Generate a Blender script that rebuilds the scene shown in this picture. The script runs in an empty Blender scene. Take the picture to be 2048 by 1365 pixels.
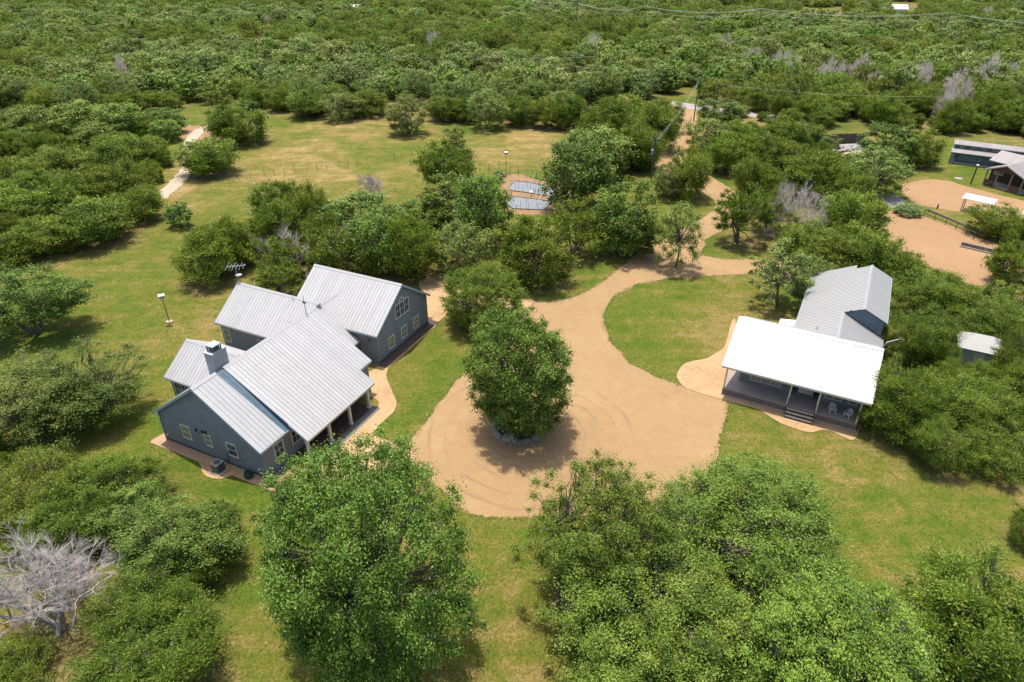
import bpy, math, random
import numpy as np
from mathutils import Vector, Matrix

# ------------------------------------------------------------------ camera, sky, sun, exposure
scene = bpy.context.scene
col = scene.collection
CAM_H, FPX, PITCH, CX, CY = 42.0, 1320.0, math.radians(31.4), 1024.0, 682.5
cam_d = bpy.data.cameras.new('drone_camera')
cam = bpy.data.objects.new('drone_camera', cam_d); col.objects.link(cam)
cam.location = (0, 0, CAM_H); cam.rotation_euler = (math.pi / 2 - PITCH, 0, 0)
cam_d.sensor_width = 36.0; cam_d.lens = FPX / 2048 * 36.0
cam_d.clip_start = 0.5; cam_d.clip_end = 6000
scene.camera = cam

SUN_EL, SUN_AZ = math.radians(75), math.radians(-22)      # azimuth from +y towards +x
world = bpy.data.worlds.new('World'); scene.world = world; world.use_nodes = True
wn = world.node_tree
bg = wn.nodes['Background']
sky = wn.nodes.new('ShaderNodeTexSky'); sky.sky_type = 'NISHITA'; sky.sun_disc = False
sky.dust_density = 3.0; sky.sun_elevation = SUN_EL; sky.sun_rotation = SUN_AZ
wn.links.new(sky.outputs[0], bg.inputs[0]); bg.inputs[1].default_value = 0.15
sd = bpy.data.lights.new('sun', 'SUN'); sd.energy = 3.5; sd.angle = math.radians(0.6); sd.color = (1.0, 0.95, 0.87)
sun = bpy.data.objects.new('sun', sd); col.objects.link(sun)
sdir = Vector((math.sin(SUN_AZ) * math.cos(SUN_EL), math.cos(SUN_AZ) * math.cos(SUN_EL), math.sin(SUN_EL)))
sun.rotation_euler = sdir.to_track_quat('Z', 'Y').to_euler(); sun.location = (0, 60, 120)
vs = scene.view_settings
vs.view_transform = 'Standard'; vs.look = 'None'; vs.exposure = 0.82; vs.gamma = 1.0; vs.use_curve_mapping = False

# ------------------------------------------------------------------ survey helpers (photo point -> place on the ground)
_c, _s = math.cos(PITCH), math.sin(PITCH)
def ray(x, y):
    a, b = (x - CX) / FPX, (y - CY) / FPX
    return np.array([a, -_s * b + _c, -_c * b - _s])
def at(x, y, z=0.0):
    d = ray(x, y); t = (CAM_H - z) / -d[2]
    return np.array([d[0] * t, d[1] * t, z])
def depth_of(p):
    return p[1] * _c + (CAM_H - p[2]) * _s

# ------------------------------------------------------------------ object helpers
def tag(o, label=None, cat=None, group=None, kind=None):
    if label: o['label'] = label
    if cat: o['category'] = cat
    if group: o['group'] = group
    if kind: o['kind'] = kind
    return o
def link(name, data, parent=None):
    o = bpy.data.objects.new(name, data); col.objects.link(o)
    if parent is not None: o.parent = parent
    return o
def empty(name, loc, rz=0.0, label=None, cat=None, group=None):
    o = link(name, None); o.location = loc; o.rotation_euler = (0, 0, rz)
    o.empty_display_size = 0.3
    return tag(o, label, cat, group)

class MB:
    """collects boxes, prisms and tubes into one mesh"""
    def __init__(s): s.v = []; s.f = []
    def add(s, vs, fs):
        n = len(s.v); s.v += [tuple(map(float, p)) for p in vs]; s.f += [tuple(i + n for i in f) for f in fs]; return s
    def box(s, x0, x1, y0, y1, z0, z1):
        return s.add([(x0,y0,z0),(x1,y0,z0),(x1,y1,z0),(x0,y1,z0),(x0,y0,z1),(x1,y0,z1),(x1,y1,z1),(x0,y1,z1)],
                     [(3,2,1,0),(4,5,6,7),(0,1,5,4),(1,2,6,5),(2,3,7,6),(3,0,4,7)])
    def prism(s, poly, vec):
        n = len(poly); vec = np.array(vec, float)
        a = [np.array(p, float) for p in poly]; b = [p + vec for p in a]
        return s.add(a + b, [tuple(range(n))[::-1], tuple(range(n, 2*n))] + [(i, (i+1) % n, (i+1) % n + n, i + n) for i in range(n)])
    def bar(s, p0, p1, w, h, up=(0,0,1)):
        p0, p1, up = np.array(p0, float), np.array(p1, float), np.array(up, float)
        d = p1 - p0; d /= np.linalg.norm(d); r = np.cross(d, up)
        if np.linalg.norm(r) < 1e-6: r = np.cross(d, (1,0,0))
        r /= np.linalg.norm(r); u = np.cross(r, d)
        q = [p0 + r*a*w/2 + u*b*h/2 for a, b in ((-1,-1),(1,-1),(1,1),(-1,1))]
        return s.prism(q, p1 - p0)
    def tube(s, path, radii, n=6):
        path = [np.array(p, float) for p in path]; base = len(s.v); k = len(path)
        for i, p in enumerate(path):
            d = path[min(i+1, k-1)] - path[max(i-1, 0)]; d /= (np.linalg.norm(d) + 1e-9)
            r = np.cross(d, (0.31, 0.17, 0.93)); r /= (np.linalg.norm(r) + 1e-9); u = np.cross(r, d)
            for j in range(n):
                t = 2*math.pi*j/n; s.v.append(tuple(p + radii[i]*(r*math.cos(t) + u*math.sin(t))))
        for i in range(k-1):
            for j in range(n):
                a = base + i*n + j; b = base + i*n + (j+1) % n
                s.f.append((a, b, b+n, a+n))
        s.f.append(tuple(base + j for j in range(n))[::-1]); s.f.append(tuple(base + (k-1)*n + j for j in range(n)))
        return s
    def lathe(s, prof, c=(0,0,0), n=16):
        base = len(s.v); k = len(prof)
        for r, z in prof:
            for j in range(n):
                t = 2*math.pi*j/n; s.v.append((c[0] + r*math.cos(t), c[1] + r*math.sin(t), c[2] + z))
        for i in range(k-1):
            for j in range(n):
                a = base + i*n + j; b = base + i*n + (j+1) % n
                s.f.append((a, b, b+n, a+n))
        s.f.append(tuple(base + j for j in range(n))[::-1]); s.f.append(tuple(base + (k-1)*n + j for j in range(n)))
        return s
    def mesh(s, name, mat):
        me = bpy.data.meshes.new(name); me.from_pydata(s.v, [], s.f); me.update()
        if mat: me.materials.append(mat)
        return me
    def build(s, name, mat, parent=None, smooth=False):
        me = s.mesh(name, mat)
        if smooth: me.polygons.foreach_set('use_smooth', [True]*len(me.polygons))
        return link(name, me, parent)

# ------------------------------------------------------------------ materials
def newmat(name):
    m = bpy.data.materials.new(name); m.use_nodes = True
    nt = m.node_tree; b = nt.nodes['Principled BSDF']
    return m, nt, b
def N(nt, t, **kw):
    n = nt.nodes.new(t)
    for k, v in kw.items(): setattr(n, k, v)
    return n
def noise(nt, scale, detail=4, rough=0.55, vec=None, dist=0.0):
    n = N(nt, 'ShaderNodeTexNoise'); n.inputs['Scale'].default_value = scale; n.inputs['Detail'].default_value = detail
    n.inputs['Roughness'].default_value = rough; n.inputs['Distortion'].default_value = dist
    if vec is not None: nt.links.new(vec, n.inputs['Vector'])
    return n.outputs['Fac']
def ramp(nt, fac, stops):
    r = N(nt, 'ShaderNodeValToRGB'); e = r.color_ramp.elements
    while len(e) < len(stops): e.new(0.5)
    for i, (p, c) in enumerate(stops):
        e[i].position = p; e[i].color = (*c, 1) if len(c) == 3 else c
    nt.links.new(fac, r.inputs[0]); return r.outputs[0]
def mix(nt, fac, a, b, blend='MIX'):
    m = N(nt, 'ShaderNodeMix', data_type='RGBA', blend_type=blend)
    for sock, val in ((m.inputs[0], fac), (m.inputs[6], a), (m.inputs[7], b)):
        if isinstance(val, (int, float)): sock.default_value = val
        elif isinstance(val, tuple): sock.default_value = (*val, 1)
        else: nt.links.new(val, sock)
    return m.outputs[2]
def mth(nt, op, a, b=None, c=None):
    m = N(nt, 'ShaderNodeMath', operation=op)
    for i, val in enumerate((a, b, c)):
        if val is None: continue
        if isinstance(val, (int, float)): m.inputs[i].default_value = val
        else: nt.links.new(val, m.inputs[i])
    return m.outputs[0]
def bump(nt, b, h, strength, dist=0.05):
    n = N(nt, 'ShaderNodeBump'); n.inputs['Strength'].default_value = strength; n.inputs['Distance'].default_value = dist
    nt.links.new(h, n.inputs['Height']); nt.links.new(n.outputs[0], b.inputs['Normal'])
def pos(nt): return N(nt, 'ShaderNodeNewGeometry').outputs['Position']
def objco(nt): return N(nt, 'ShaderNodeTexCoord').outputs['Object']

KX = 0.74
def dim(c): return tuple(x*KX for x in c)
def plain(name, c, rough=0.6, var=0.15, scale=3.0, metal=0.0, bumpk=0.0, fine=40.0):
    c = dim(c)
    m, nt, b = newmat(name); p = pos(nt)
    f = noise(nt, scale, 5, 0.6, p); g = noise(nt, fine, 3, 0.6, p)
    lo = tuple(x*(1-var) for x in c); hi = tuple(min(1, x*(1+var)) for x in c)
    k = mth(nt, 'ADD', mth(nt, 'MULTIPLY', f, 0.7), mth(nt, 'MULTIPLY', g, 0.3))
    nt.links.new(ramp(nt, k, [(0.3, lo), (0.7, hi)]), b.inputs['Base Color'])
    b.inputs['Roughness'].default_value = rough; b.inputs['Metallic'].default_value = metal
    if bumpk: bump(nt, b, g, bumpk, 0.02)
    return m

M = {}
M['stucco'] = plain('blue_grey_stucco', (0.255, 0.275, 0.285), 0.85, 0.16, 0.9, bumpk=0.5, fine=14)
M['trim'] = plain('cream_trim', (0.74, 0.70, 0.62), 0.55, 0.06)
M['fascia'] = plain('pale_blue_fascia', (0.42, 0.50, 0.54), 0.5, 0.08)
M['white'] = plain('white_paint', (0.78, 0.78, 0.76), 0.45, 0.05)
M['black'] = plain('black_iron', (0.02, 0.02, 0.022), 0.5, 0.2)
M['dark'] = plain('dark_shade_metal', (0.07, 0.09, 0.09), 0.5, 0.2)
M['bark'] = plain('grey_bark', (0.16, 0.125, 0.095), 0.95, 0.35, 4.0, bumpk=0.6, fine=20)
M['deadwood'] = plain('bleached_dead_wood', (0.43, 0.385, 0.36), 0.9, 0.35, 3.0)
M['palewood'] = plain('sun_bleached_wood', (0.80, 0.70, 0.60), 0.9, 0.15, 3.0)
M['post'] = plain('weathered_post', (0.13, 0.11, 0.09), 0.9, 0.25)
M['wire'] = plain('bright_wire', (0.55, 0.57, 0.56), 0.5, 0.05)
M['barnwood'] = plain('dark_barn_wood', (0.085, 0.05, 0.032), 0.85, 0.3, 2.0, bumpk=0.4, fine=18)
M['barnred'] = plain('reddish_barn_panel', (0.17, 0.075, 0.05), 0.85, 0.25, 2.0)
M['teal'] = plain('dull_teal_siding', (0.11, 0.16, 0.185), 0.8, 0.15, 1.5)
M['timber'] = plain('grey_timber', (0.27, 0.23, 0.18), 0.9, 0.25, 2.5, bumpk=0.4)
M['chair'] = plain('white_plastic', (0.72, 0.76, 0.76), 0.4, 0.03)
M['green'] = plain('glazed_green', (0.015, 0.05, 0.03), 0.15, 0.2)
M['galv'] = plain('galvanised_box', (0.42, 0.45, 0.46), 0.45, 0.1, 3, 0.3)
M['ac'] = plain('condenser_grey', (0.12, 0.14, 0.13), 0.6, 0.2, 3)
M['clay'] = plain('red_brown_mulch', (0.095, 0.045, 0.028), 0.95, 0.5, 1.8, bumpk=0.9, fine=9)
M['bed'] = plain('dark_bed_soil', (0.10, 0.065, 0.05), 0.95, 0.4, 1.5, bumpk=0.9, fine=9)
M['board'] = plain('grey_deck_board', (0.155, 0.15, 0.13), 0.85, 0.25, 2.0, bumpk=0.4)
M['deck'] = plain('porch_deck', (0.40, 0.33, 0.28), 0.8, 0.2, 1.4, bumpk=0.4)
M['porchskirt'] = plain('brown_porch_skirt', (0.24, 0.18, 0.145), 0.85, 0.3, 1.5, bumpk=0.5)
M['cloth'] = plain('grey_weed_cloth', (0.22, 0.24, 0.265), 0.85, 0.14, 1.2)
M['step'] = plain('tan_step', (0.62, 0.50, 0.35), 0.8, 0.1)
M['stone'] = plain('lichen_limestone', (0.36, 0.335, 0.27), 0.95, 0.35, 2.2, bumpk=0.8, fine=10)
M['rock'] = plain('pale_limestone', (0.36, 0.34, 0.31), 0.95, 0.25, 1.5, bumpk=0.6, fine=6)
M['under'] = plain('roof_underlay', (0.42, 0.415, 0.41), 0.7, 0.1)
M['blueroof'] = plain('blue_flashing', (0.10, 0.165, 0.21), 0.4, 0.2, 1.2)
M['blind'] = plain('blind_and_reflection_glass', (0.30, 0.28, 0.16), 0.25, 0.25, 1.7)  # beige blind behind glass, with reflected grass painted into the yellow-olive tint

def metalroof(name, c, rough, var, metal=0.35):
    c = dim(c)
    m, nt, b = newmat(name); p = pos(nt); o = N(nt, 'ShaderNodeObjectInfo').outputs['Random']
    f = noise(nt, 0.9, 6, 0.65, p); g = noise(nt, 9.0, 3, 0.6, p)
    k = mth(nt, 'ADD', mth(nt, 'MULTIPLY', f, 0.55), mth(nt, 'ADD', mth(nt, 'MULTIPLY', g, 0.2), mth(nt, 'MULTIPLY', o, 0.25)))
    lo = tuple(x*(1-var) for x in c); hi = tuple(min(1, x*(1+var)) for x in c)
    nt.links.new(ramp(nt, k, [(0.25, lo), (0.72, hi)]), b.inputs['Base Color'])
    b.inputs['Metallic'].default_value = metal; b.inputs['Roughness'].default_value = rough
    bump(nt, b, f, 0.12, 0.03)
    return m
M['roof'] = metalroof('pale_galvalume_roof', (0.48, 0.47, 0.455), 0.55, 0.10, 0.12)
M['cap'] = metalroof('ridge_cap_metal', (0.50, 0.49, 0.47), 0.5, 0.05, 0.1)
M['whiteroof'] = metalroof('white_roof_with_glare', (0.66, 0.66, 0.65), 0.35, 0.06, 0.0)  # white metal; for the guest porch slope, sun glare is put into this white
M['greyroof'] = metalroof('grey_ribbed_roof', (0.39, 0.385, 0.37), 0.6, 0.05, 0.12)
M['oldroof'] = metalroof('weathered_roof', (0.31, 0.275, 0.26), 0.65, 0.16, 0.1)

def glass():
    m, nt, b = newmat('window_glass'); p = pos(nt)
    nt.links.new(ramp(nt, noise(nt, 1.6, 3, 0.6, p), [(0.35, (0.03, 0.035, 0.04)), (0.65, (0.10, 0.11, 0.10))]), b.inputs['Base Color'])
    b.inputs['Roughness'].default_value = 0.06; b.inputs['Specular IOR Level'].default_value = 0.9
    return m
M['glass'] = glass()

def concrete(name, a, b_, c):
    a, b_, c = dim(a), dim(b_), dim(c)
    m, nt, b = newmat(name); p = pos(nt)
    f = noise(nt, 0.22, 5, 0.6, p, 0.4); g = noise(nt, 2.5, 5, 0.65, p); h = noise(nt, 26, 3, 0.6, p)
    k = mth(nt, 'ADD', mth(nt, 'MULTIPLY', f, 0.55), mth(nt, 'MULTIPLY', g, 0.45))
    base = ramp(nt, k, [(0.33, a), (0.5, b_), (0.68, c)])
    sp = ramp(nt, h, [(0.3, (0.82, 0.82, 0.82)), (0.7, (1.12, 1.12, 1.12))])
    nt.links.new(mix(nt, 1.0, base, sp, 'MULTIPLY'), b.inputs['Base Color'])
    b.inputs['Roughness'].default_value = 0.9; bump(nt, b, h, 0.25, 0.01)
    return m
M['walk'] = concrete('tan_stained_concrete', (0.34, 0.19, 0.11), (0.50, 0.32, 0.15), (0.52, 0.37, 0.22))
M['pinkwalk'] = concrete('pink_stained_concrete', (0.39, 0.245, 0.15), (0.45, 0.29, 0.175), (0.50, 0.345, 0.21))
M['padc'] = concrete('pale_pad_concrete', (0.42, 0.32, 0.22), (0.50, 0.40, 0.28), (0.55, 0.45, 0.33))
M['asph'] = concrete('pale_county_road', (0.33, 0.28, 0.26), (0.38, 0.32, 0.29), (0.42, 0.36, 0.33))

RING = at(1036, 858)          # middle of the stone planter
def gravel(name, a, b_, c, tracks=False):
    a, b_, c = dim(a), dim(b_), dim(c)
    m, nt, b = newmat(name); p = pos(nt)
    f = noise(nt, 0.10, 5, 0.6, p, 0.5); g = noise(nt, 0.9, 6, 0.7, p); h = noise(nt, 11, 4, 0.75, p); h2 = noise(nt, 45, 2, 0.6, p)
    k = mth(nt, 'ADD', mth(nt, 'MULTIPLY', f, 0.5), mth(nt, 'MULTIPLY', g, 0.5))
    base = ramp(nt, k, [(0.32, a), (0.52, b_), (0.7, c)])
    sp = ramp(nt, h, [(0.25, (0.80, 0.79, 0.78)), (0.5, (1, 1, 1)), (0.75, (1.16, 1.16, 1.15))])
    colr = mix(nt, 1.0, base, sp, 'MULTIPLY')
    if tracks:                                   # worn wheel ruts circling the planter
        d = N(nt, 'ShaderNodeVectorMath', operation='DISTANCE'); nt.links.new(p, d.inputs[0]); d.inputs[1].default_value = tuple(RING + np.array([1.2, -0.6, 0]))
        dd = mth(nt, 'ADD', d.outputs['Value'], mth(nt, 'MULTIPLY', mth(nt, 'SUBTRACT', f, 0.5), 2.2))
        fac = None
        for r, wd in ((5.3, 0.22), (6.9, 0.25), (8.6, 0.2), (10.2, 0.25), (4.4, .12)):
            q = mth(nt, 'SUBTRACT', 1.0, mth(nt, 'MINIMUM', 1.0, mth(nt, 'DIVIDE', mth(nt, 'ABSOLUTE', mth(nt, 'SUBTRACT', dd, r)), wd)))
            fac = q if fac is None else mth(nt, 'MAXIMUM', fac, q)
        brk = ramp(nt, noise(nt, 0.16, 3, 0.5, p), [(0.42, (0, 0, 0)), (0.62, (1, 1, 1))])
        fac = mth(nt, 'MULTIPLY', mth(nt, 'MULTIPLY', fac, brk), 0.36)
        colr = mix(nt, fac, colr, tuple(x*0.42 for x in a))
    nt.links.new(colr, b.inputs['Base Color']); b.inputs['Roughness'].default_value = 0.97
    hh = mth(nt, 'ADD', h, mth(nt, 'MULTIPLY', h2, 0.5)); bump(nt, b, hh, 0.5, 0.02)
    return m
M['gravel'] = gravel('tan_crushed_granite', (0.315, 0.196, 0.088), (0.375, 0.236, 0.106), (0.43, 0.285, 0.145), True)
M['dirt'] = gravel('orange_dirt_yard', (0.32, 0.185, 0.085), (0.37, 0.218, 0.102), (0.41, 0.252, 0.130))
M['track'] = gravel('pale_caliche_track', (0.40, 0.31, 0.20), (0.47, 0.39, 0.28), (0.55, 0.48, 0.37))
M['gardensoil'] = gravel('garden_soil', (0.26, 0.15, 0.075), (0.33, 0.19, 0.09), (0.37, 0.24, 0.12))

def ground_mat():
    m, nt, b = newmat('lawn_and_pasture'); p = pos(nt)
    dry = N(nt, 'ShaderNodeAttribute', attribute_name='dry').outputs['Fac']
    lit = N(nt, 'ShaderNodeAttribute', attribute_name='litter').outputs['Fac']
    big = noise(nt, 0.045, 5, 0.6, p, 0.8); mid = noise(nt, 0.32, 6, 0.68, p, 0.5); fine = noise(nt, 4.5, 5, 0.75, p); vf = noise(nt, 22, 3, 0.7, p)
    # mowing streaks running across the lawn
    mp = N(nt, 'ShaderNodeMapping'); nt.links.new(p, mp.inputs[0]); mp.inputs['Rotation'].default_value = (0, 0, math.radians(28)); mp.inputs['Scale'].default_value = (0.12, 1.0, 1)
    streak = noise(nt, 0.55, 4, 0.6, mp.outputs[0], 0.3)
    m2 = noise(nt, 1.3, 6, 0.75, p, 0.6)
    k = mth(nt, 'ADD', mth(nt, 'MULTIPLY', big, 0.36), mth(nt, 'ADD', mth(nt, 'MULTIPLY', mid, 0.26), mth(nt, 'MULTIPLY', streak, 0.16)))
    k = mth(nt, 'ADD', k, mth(nt, 'ADD', mth(nt, 'MULTIPLY', m2, 0.22), mth(nt, 'MULTIPLY', mth(nt, 'SUBTRACT', fine, 0.5), 0.20)))
    lawn = ramp(nt, k, [(0.41, (0.062, 0.112, 0.011)), (0.465, (0.100, 0.136, 0.016)), (0.52, (0.158, 0.150, 0.028)), (0.58, (0.265, 0.190, 0.068))])
    past = ramp(nt, k, [(0.41, (0.100, 0.135, 0.016)), (0.465, (0.165, 0.155, 0.033)), (0.52, (0.255, 0.185, 0.062)), (0.58, (0.39, 0.265, 0.125))])
    flo = ramp(nt, k, [(0.39, (0.085, 0.085, 0.025)), (0.5, (0.200, 0.140, 0.065)), (0.61, (0.34, 0.25, 0.15))])
    dry = mth(nt, 'MULTIPLY', dry, mth(nt, 'MINIMUM', 1.0, mth(nt, 'MAXIMUM', 0.0, mth(nt, 'MULTIPLY_ADD', noise(nt, 0.05, 3, 0.6, p, 1.0), 6.0, -2.2))))
    c = mix(nt, dry, lawn, past); c = mix(nt, lit, c, flo)
    tex = mth(nt, 'ADD', mth(nt, 'MULTIPLY', fine, 0.5), mth(nt, 'MULTIPLY', vf, 0.5))
    c = mix(nt, 1.0, c, ramp(nt, tex, [(0.34, (0.36, 0.40, 0.36)), (0.5, (0.75, 0.76, 0.75)), (0.66, (1.16, 1.12, 1.05))]), 'MULTIPLY')
    nt.links.new(c, b.inputs['Base Color']); b.inputs['Roughness'].default_value = 1.0; b.inputs['Specular IOR Level'].default_value = 0.1
    bump(nt, b, tex, 0.9, 0.08)
    return m
M['ground'] = ground_mat()

def leafmat(name, lo, md, hi, trans=0.25, hue=0.02, val=0.28):
    m, nt, b = newmat(name)
    t = N(nt, 'ShaderNodeAttribute', attribute_name='tint').outputs['Fac']
    c = ramp(nt, t, [(0.0, lo), (0.5, md), (1.0, hi)])
    o = N(nt, 'ShaderNodeObjectInfo').outputs['Random']
    h = N(nt, 'ShaderNodeHueSaturation'); nt.links.new(c, h.inputs['Color'])
    nt.links.new(mth(nt, 'MULTIPLY_ADD', o, 2*hue, 0.5 - hue), h.inputs['Hue'])
    nt.links.new(mth(nt, 'MULTIPLY_ADD', mth(nt, 'FRACT', mth(nt, 'MULTIPLY', o, 7.31)), val, 1 - val/2), h.inputs['Value'])
    c = h.outputs[0]
    nt.links.new(c, b.inputs['Base Color']); b.inputs['Roughness'].default_value = 0.55; b.inputs['Specular IOR Level'].default_value = 0.28
    tr = N(nt, 'ShaderNodeBsdfTranslucent'); nt.links.new(c, tr.inputs[0])
    ms = N(nt, 'ShaderNodeMixShader'); ms.inputs[0].default_value = trans
    nt.links.new(b.outputs[0], ms.inputs[1]); nt.links.new(tr.outputs[0], ms.inputs[2])
    nt.links.new(ms.outputs[0], nt.nodes['Material Output'].inputs[0])
    return m
M['oak'] = leafmat('live_oak_leaves', (0.046, 0.086, 0.008), (0.128, 0.205, 0.022), (0.250, 0.340, 0.060), 0.34)
M['oakpale'] = leafmat('olive_oak_leaves', (0.078, 0.112, 0.016), (0.182, 0.240, 0.040), (0.315, 0.372, 0.095), 0.34)
M['oaklight'] = leafmat('light_green_oak_leaves', (0.045, 0.088, 0.007), (0.125, 0.205, 0.018), (0.245, 0.335, 0.050), 0.34)
M['juniper'] = leafmat('juniper_sprays', (0.055, 0.092, 0.008), (0.158, 0.215, 0.020), (0.290, 0.345, 0.050), 0.36, 0.014)
M['bright'] = leafmat('bright_green_leaves', (0.070, 0.118, 0.012), (0.170, 0.252, 0.030), (0.290, 0.380, 0.070), 0.34)
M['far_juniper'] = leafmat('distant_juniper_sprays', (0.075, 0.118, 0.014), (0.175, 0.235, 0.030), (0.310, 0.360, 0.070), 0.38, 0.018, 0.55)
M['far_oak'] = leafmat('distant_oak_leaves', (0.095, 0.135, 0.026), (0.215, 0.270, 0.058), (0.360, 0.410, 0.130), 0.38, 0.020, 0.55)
M['scrub'] = leafmat('olive_scrub_leaves', (0.050, 0.080, 0.009), (0.135, 0.175, 0.022), (0.250, 0.290, 0.055), 0.34)
M['yellow'] = leafmat('yellowing_leaves', (0.16, 0.25, 0.015), (0.33, 0.40, 0.02), (0.52, 0.54, 0.03))
M['shrubm'] = leafmat('silver_green_shrub_leaves', (0.09, 0.15, 0.04), (0.16, 0.24, 0.07), (0.24, 0.32, 0.11))

# ------------------------------------------------------------------ outlines on the ground
def smooth_loop(pts, step=0.6, jit=0.0, seed=1, closed=True):
    P = np.array(pts, float); n = len(P); out = []
    rg = np.random.default_rng(seed)
    rngi = range(n if closed else n - 1)
    for i in rngi:
        p0, p1, p2, p3 = (P[(i-1) % n], P[i], P[(i+1) % n], P[(i+2) % n]) if closed else (P[max(i-1, 0)], P[i], P[i+1], P[min(i+2, n-1)])
        m = max(1, int(np.linalg.norm(p2 - p1) / step))
        for k in range(m):
            t = k / m
            q = 0.5 * ((2*p1) + (-p0+p2)*t + (2*p0-5*p1+4*p2-p3)*t*t + (-p0+3*p1-3*p2+p3)*t**3)
            out.append(q)
    if not closed: out.append(P[-1])
    out = np.array(out)
    if jit:
        a = rg.normal(0, jit, out.shape); a[:, 2] = 0
        b = rg.normal(0, jit*2.2, (len(out)//6 + 2, 3)); b[:, 2] = 0
        idx = np.linspace(0, len(b)-1.001, len(out)); i0 = idx.astype(int); fr = (idx - i0)[:, None]
        out = out + a + b[i0]*(1-fr) + b[np.minimum(i0+1, len(b)-1)]*fr
    return out
def outline(px): return [at(x, y) for x, y in px]
def sheet(name, pts, z, mat, kind='structure', thick=0.0, parent=None):
    mb = MB(); q = [(p[0], p[1], z) for p in pts]
    if thick:
        mb.prism([(p[0], p[1], z - thick) for p in pts], (0, 0, thick))
    else: mb.add(q, [tuple(range(len(q)))])
    o = mb.build(name, mat, parent)
    if kind and parent is None: o['kind'] = kind
    return o
def strip(name, px, width, z, mat, jit=0.06, seed=3):
    c = smooth_loop(outline(px), 1.0, 0, seed, closed=False); rg = np.random.default_rng(seed)
    L, Rr = [], []
    for i, p in enumerate(c):
        d = c[min(i+1, len(c)-1)] - c[max(i-1, 0)]; d /= np.linalg.norm(d); nrm = np.array([-d[1], d[0], 0])
        w = width/2 if not callable(width) else width(i/(len(c)-1))/2
        L.append(p + nrm*(w + rg.normal(0, jit))); Rr.append(p - nrm*(w + rg.normal(0, jit)))
    mb = MB(); n = len(c)
    mb.add([(p[0], p[1], z) for p in L + Rr], [(i, i+1, n+i+1, n+i) for i in range(n-1)])
    o = mb.build(name, mat); o['kind'] = 'structure'; return o
def inside(P, poly):
    x, y = P[:, 0], P[:, 1]; q = np.array(poly)[:, :2]; r = np.zeros(len(P), bool); n = len(q)
    for i in range(n):
        x0, y0 = q[i]; x1, y1 = q[(i+1) % n]
        if y0 == y1: continue
        c = ((y0 > y) != (y1 > y)) & (x < (x1-x0)*(y-y0)/(y1-y0) + x0); r ^= c
    return r

FOREST_PX = [(-700, 420), (-250, 330), (0, 262), (60, 262), (150, 240), (300, 225), (380, 214), (415, 205), (560, 224), (620, 226), (700, 232), (760, 214), (870, 232),
             (930, 236), (1010, 240), (1120, 246), (1170, 215), (1325, 198), (1345, 180), (1400, 176), (1425, 222), (1500, 240), (1590, 262), (1720, 248), (1800, 268),
             (1885, 268), (1960, 262), (2048, 282), (2300, 330), (2800, 420)]
fp = outline(FOREST_PX)
FOREST = [np.array([-1500, 1050, 0])] + [np.array([-1500., fp[0][1], 0])] + fp + [np.array([1500., fp[-1][1], 0]), np.array([1500, 1050, 0])]
MEADOW = outline([(-300, 520), (150, 520), (300, 470), (420, 400), (700, 380), (980, 340), (1130, 330), (1130, 250), (900, 235), (540, 215), (380, 230), (330, 330), (200, 420), (-300, 430)])
ROADGAP = outline([(1330, 196), (1505, 216), (1505, 232), (1330, 214)])
CLEAR = [outline(q) for q in ([(560, 38), (605, 36), (610, 42), (560, 44)], [(740, 24), (800, 24), (800, 32), (740, 33)], [(1440, 14), (1500, 14), (1500, 28), (1430, 28)],
         [(1600, 16), (1690, 16), (1690, 48), (1640, 52), (1600, 40)], [(1725, 22), (1765, 22), (1765, 36), (1725, 36)], [(1515, 78), (1545, 78), (1545, 90), (1515, 90)],
         [(1590, 76), (1640, 78), (1640, 94), (1590, 92)], [(120, 170), (160, 170), (160, 180), (118, 180)], [(-20, 228), (28, 228), (28, 246), (-20, 246)],
         [(1880, 0), (2000, 0), (2000, 14), (1880, 14)], [(150, 26), (185, 26), (185, 40), (150, 40)], [(500, 84), (545, 84), (545, 100), (500, 100)], [(1770, 5), (1840, 5), (1840, 40), (1770, 40)])]
for cx_, cy_, w_ in ((640,52,16),(430,70,14),(90,92,12),(260,118,12),(700,122,14),(855,66,16),(985,96,14),(1120,120,14),(1250,112,12),(1345,60,16),(1460,104,14),(1700,118,16),(1790,96,14),(1930,120,14),(330,36,18),(60,48,16),(1180,38,18),(1560,44,16),(1830,58,16),(520,136,10),(1610,140,12),(1330,150,9)): CLEAR.append(outline([(cx_-w_,cy_-6),(cx_+w_,cy_-6),(cx_+w_+3,cy_+4),(cx_-w_-3,cy_+4)]))

# ------------------------------------------------------------------ the ground: one sheet, fine near the houses, coarse far off
def spaced(lo, hi, near_lo, near_hi, d0, grow):
    a = list(np.arange(near_lo, near_hi + 0.01, d0)); d = d0; x = near_hi
    while x < hi: d *= grow; x += d; a.append(x)
    d = d0; x = near_lo
    while x > lo: d *= grow; x -= d; a.insert(0, x)
    return np.array(a)
gx = spaced(-3500, 3500, -110, 110, 1.5, 1.12); gy = spaced(-200, 4500, 5, 190, 1.5, 1.12)
GX, GY = np.meshgrid(gx, gy); G = np.stack([GX.ravel(), GY.ravel(), np.zeros(GX.size)], 1)
def soft(poly, blur):
    acc = np.zeros(len(G)); rg = np.random.default_rng(5)
    for k in range(10):
        o = rg.normal(0, blur, 2); acc += inside(G + np.array([o[0], o[1], 0]), poly)
    return acc / 10
dry = 0.95*soft(MEADOW, 5.0); litter = 0.85*soft(FOREST, 5.0)
for c in CLEAR: litter *= 1 - inside(G, c); dry = np.maximum(dry, inside(G, c)*0.6)
me = bpy.data.meshes.new('ground')
nx, ny = len(gx), len(gy)
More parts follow.
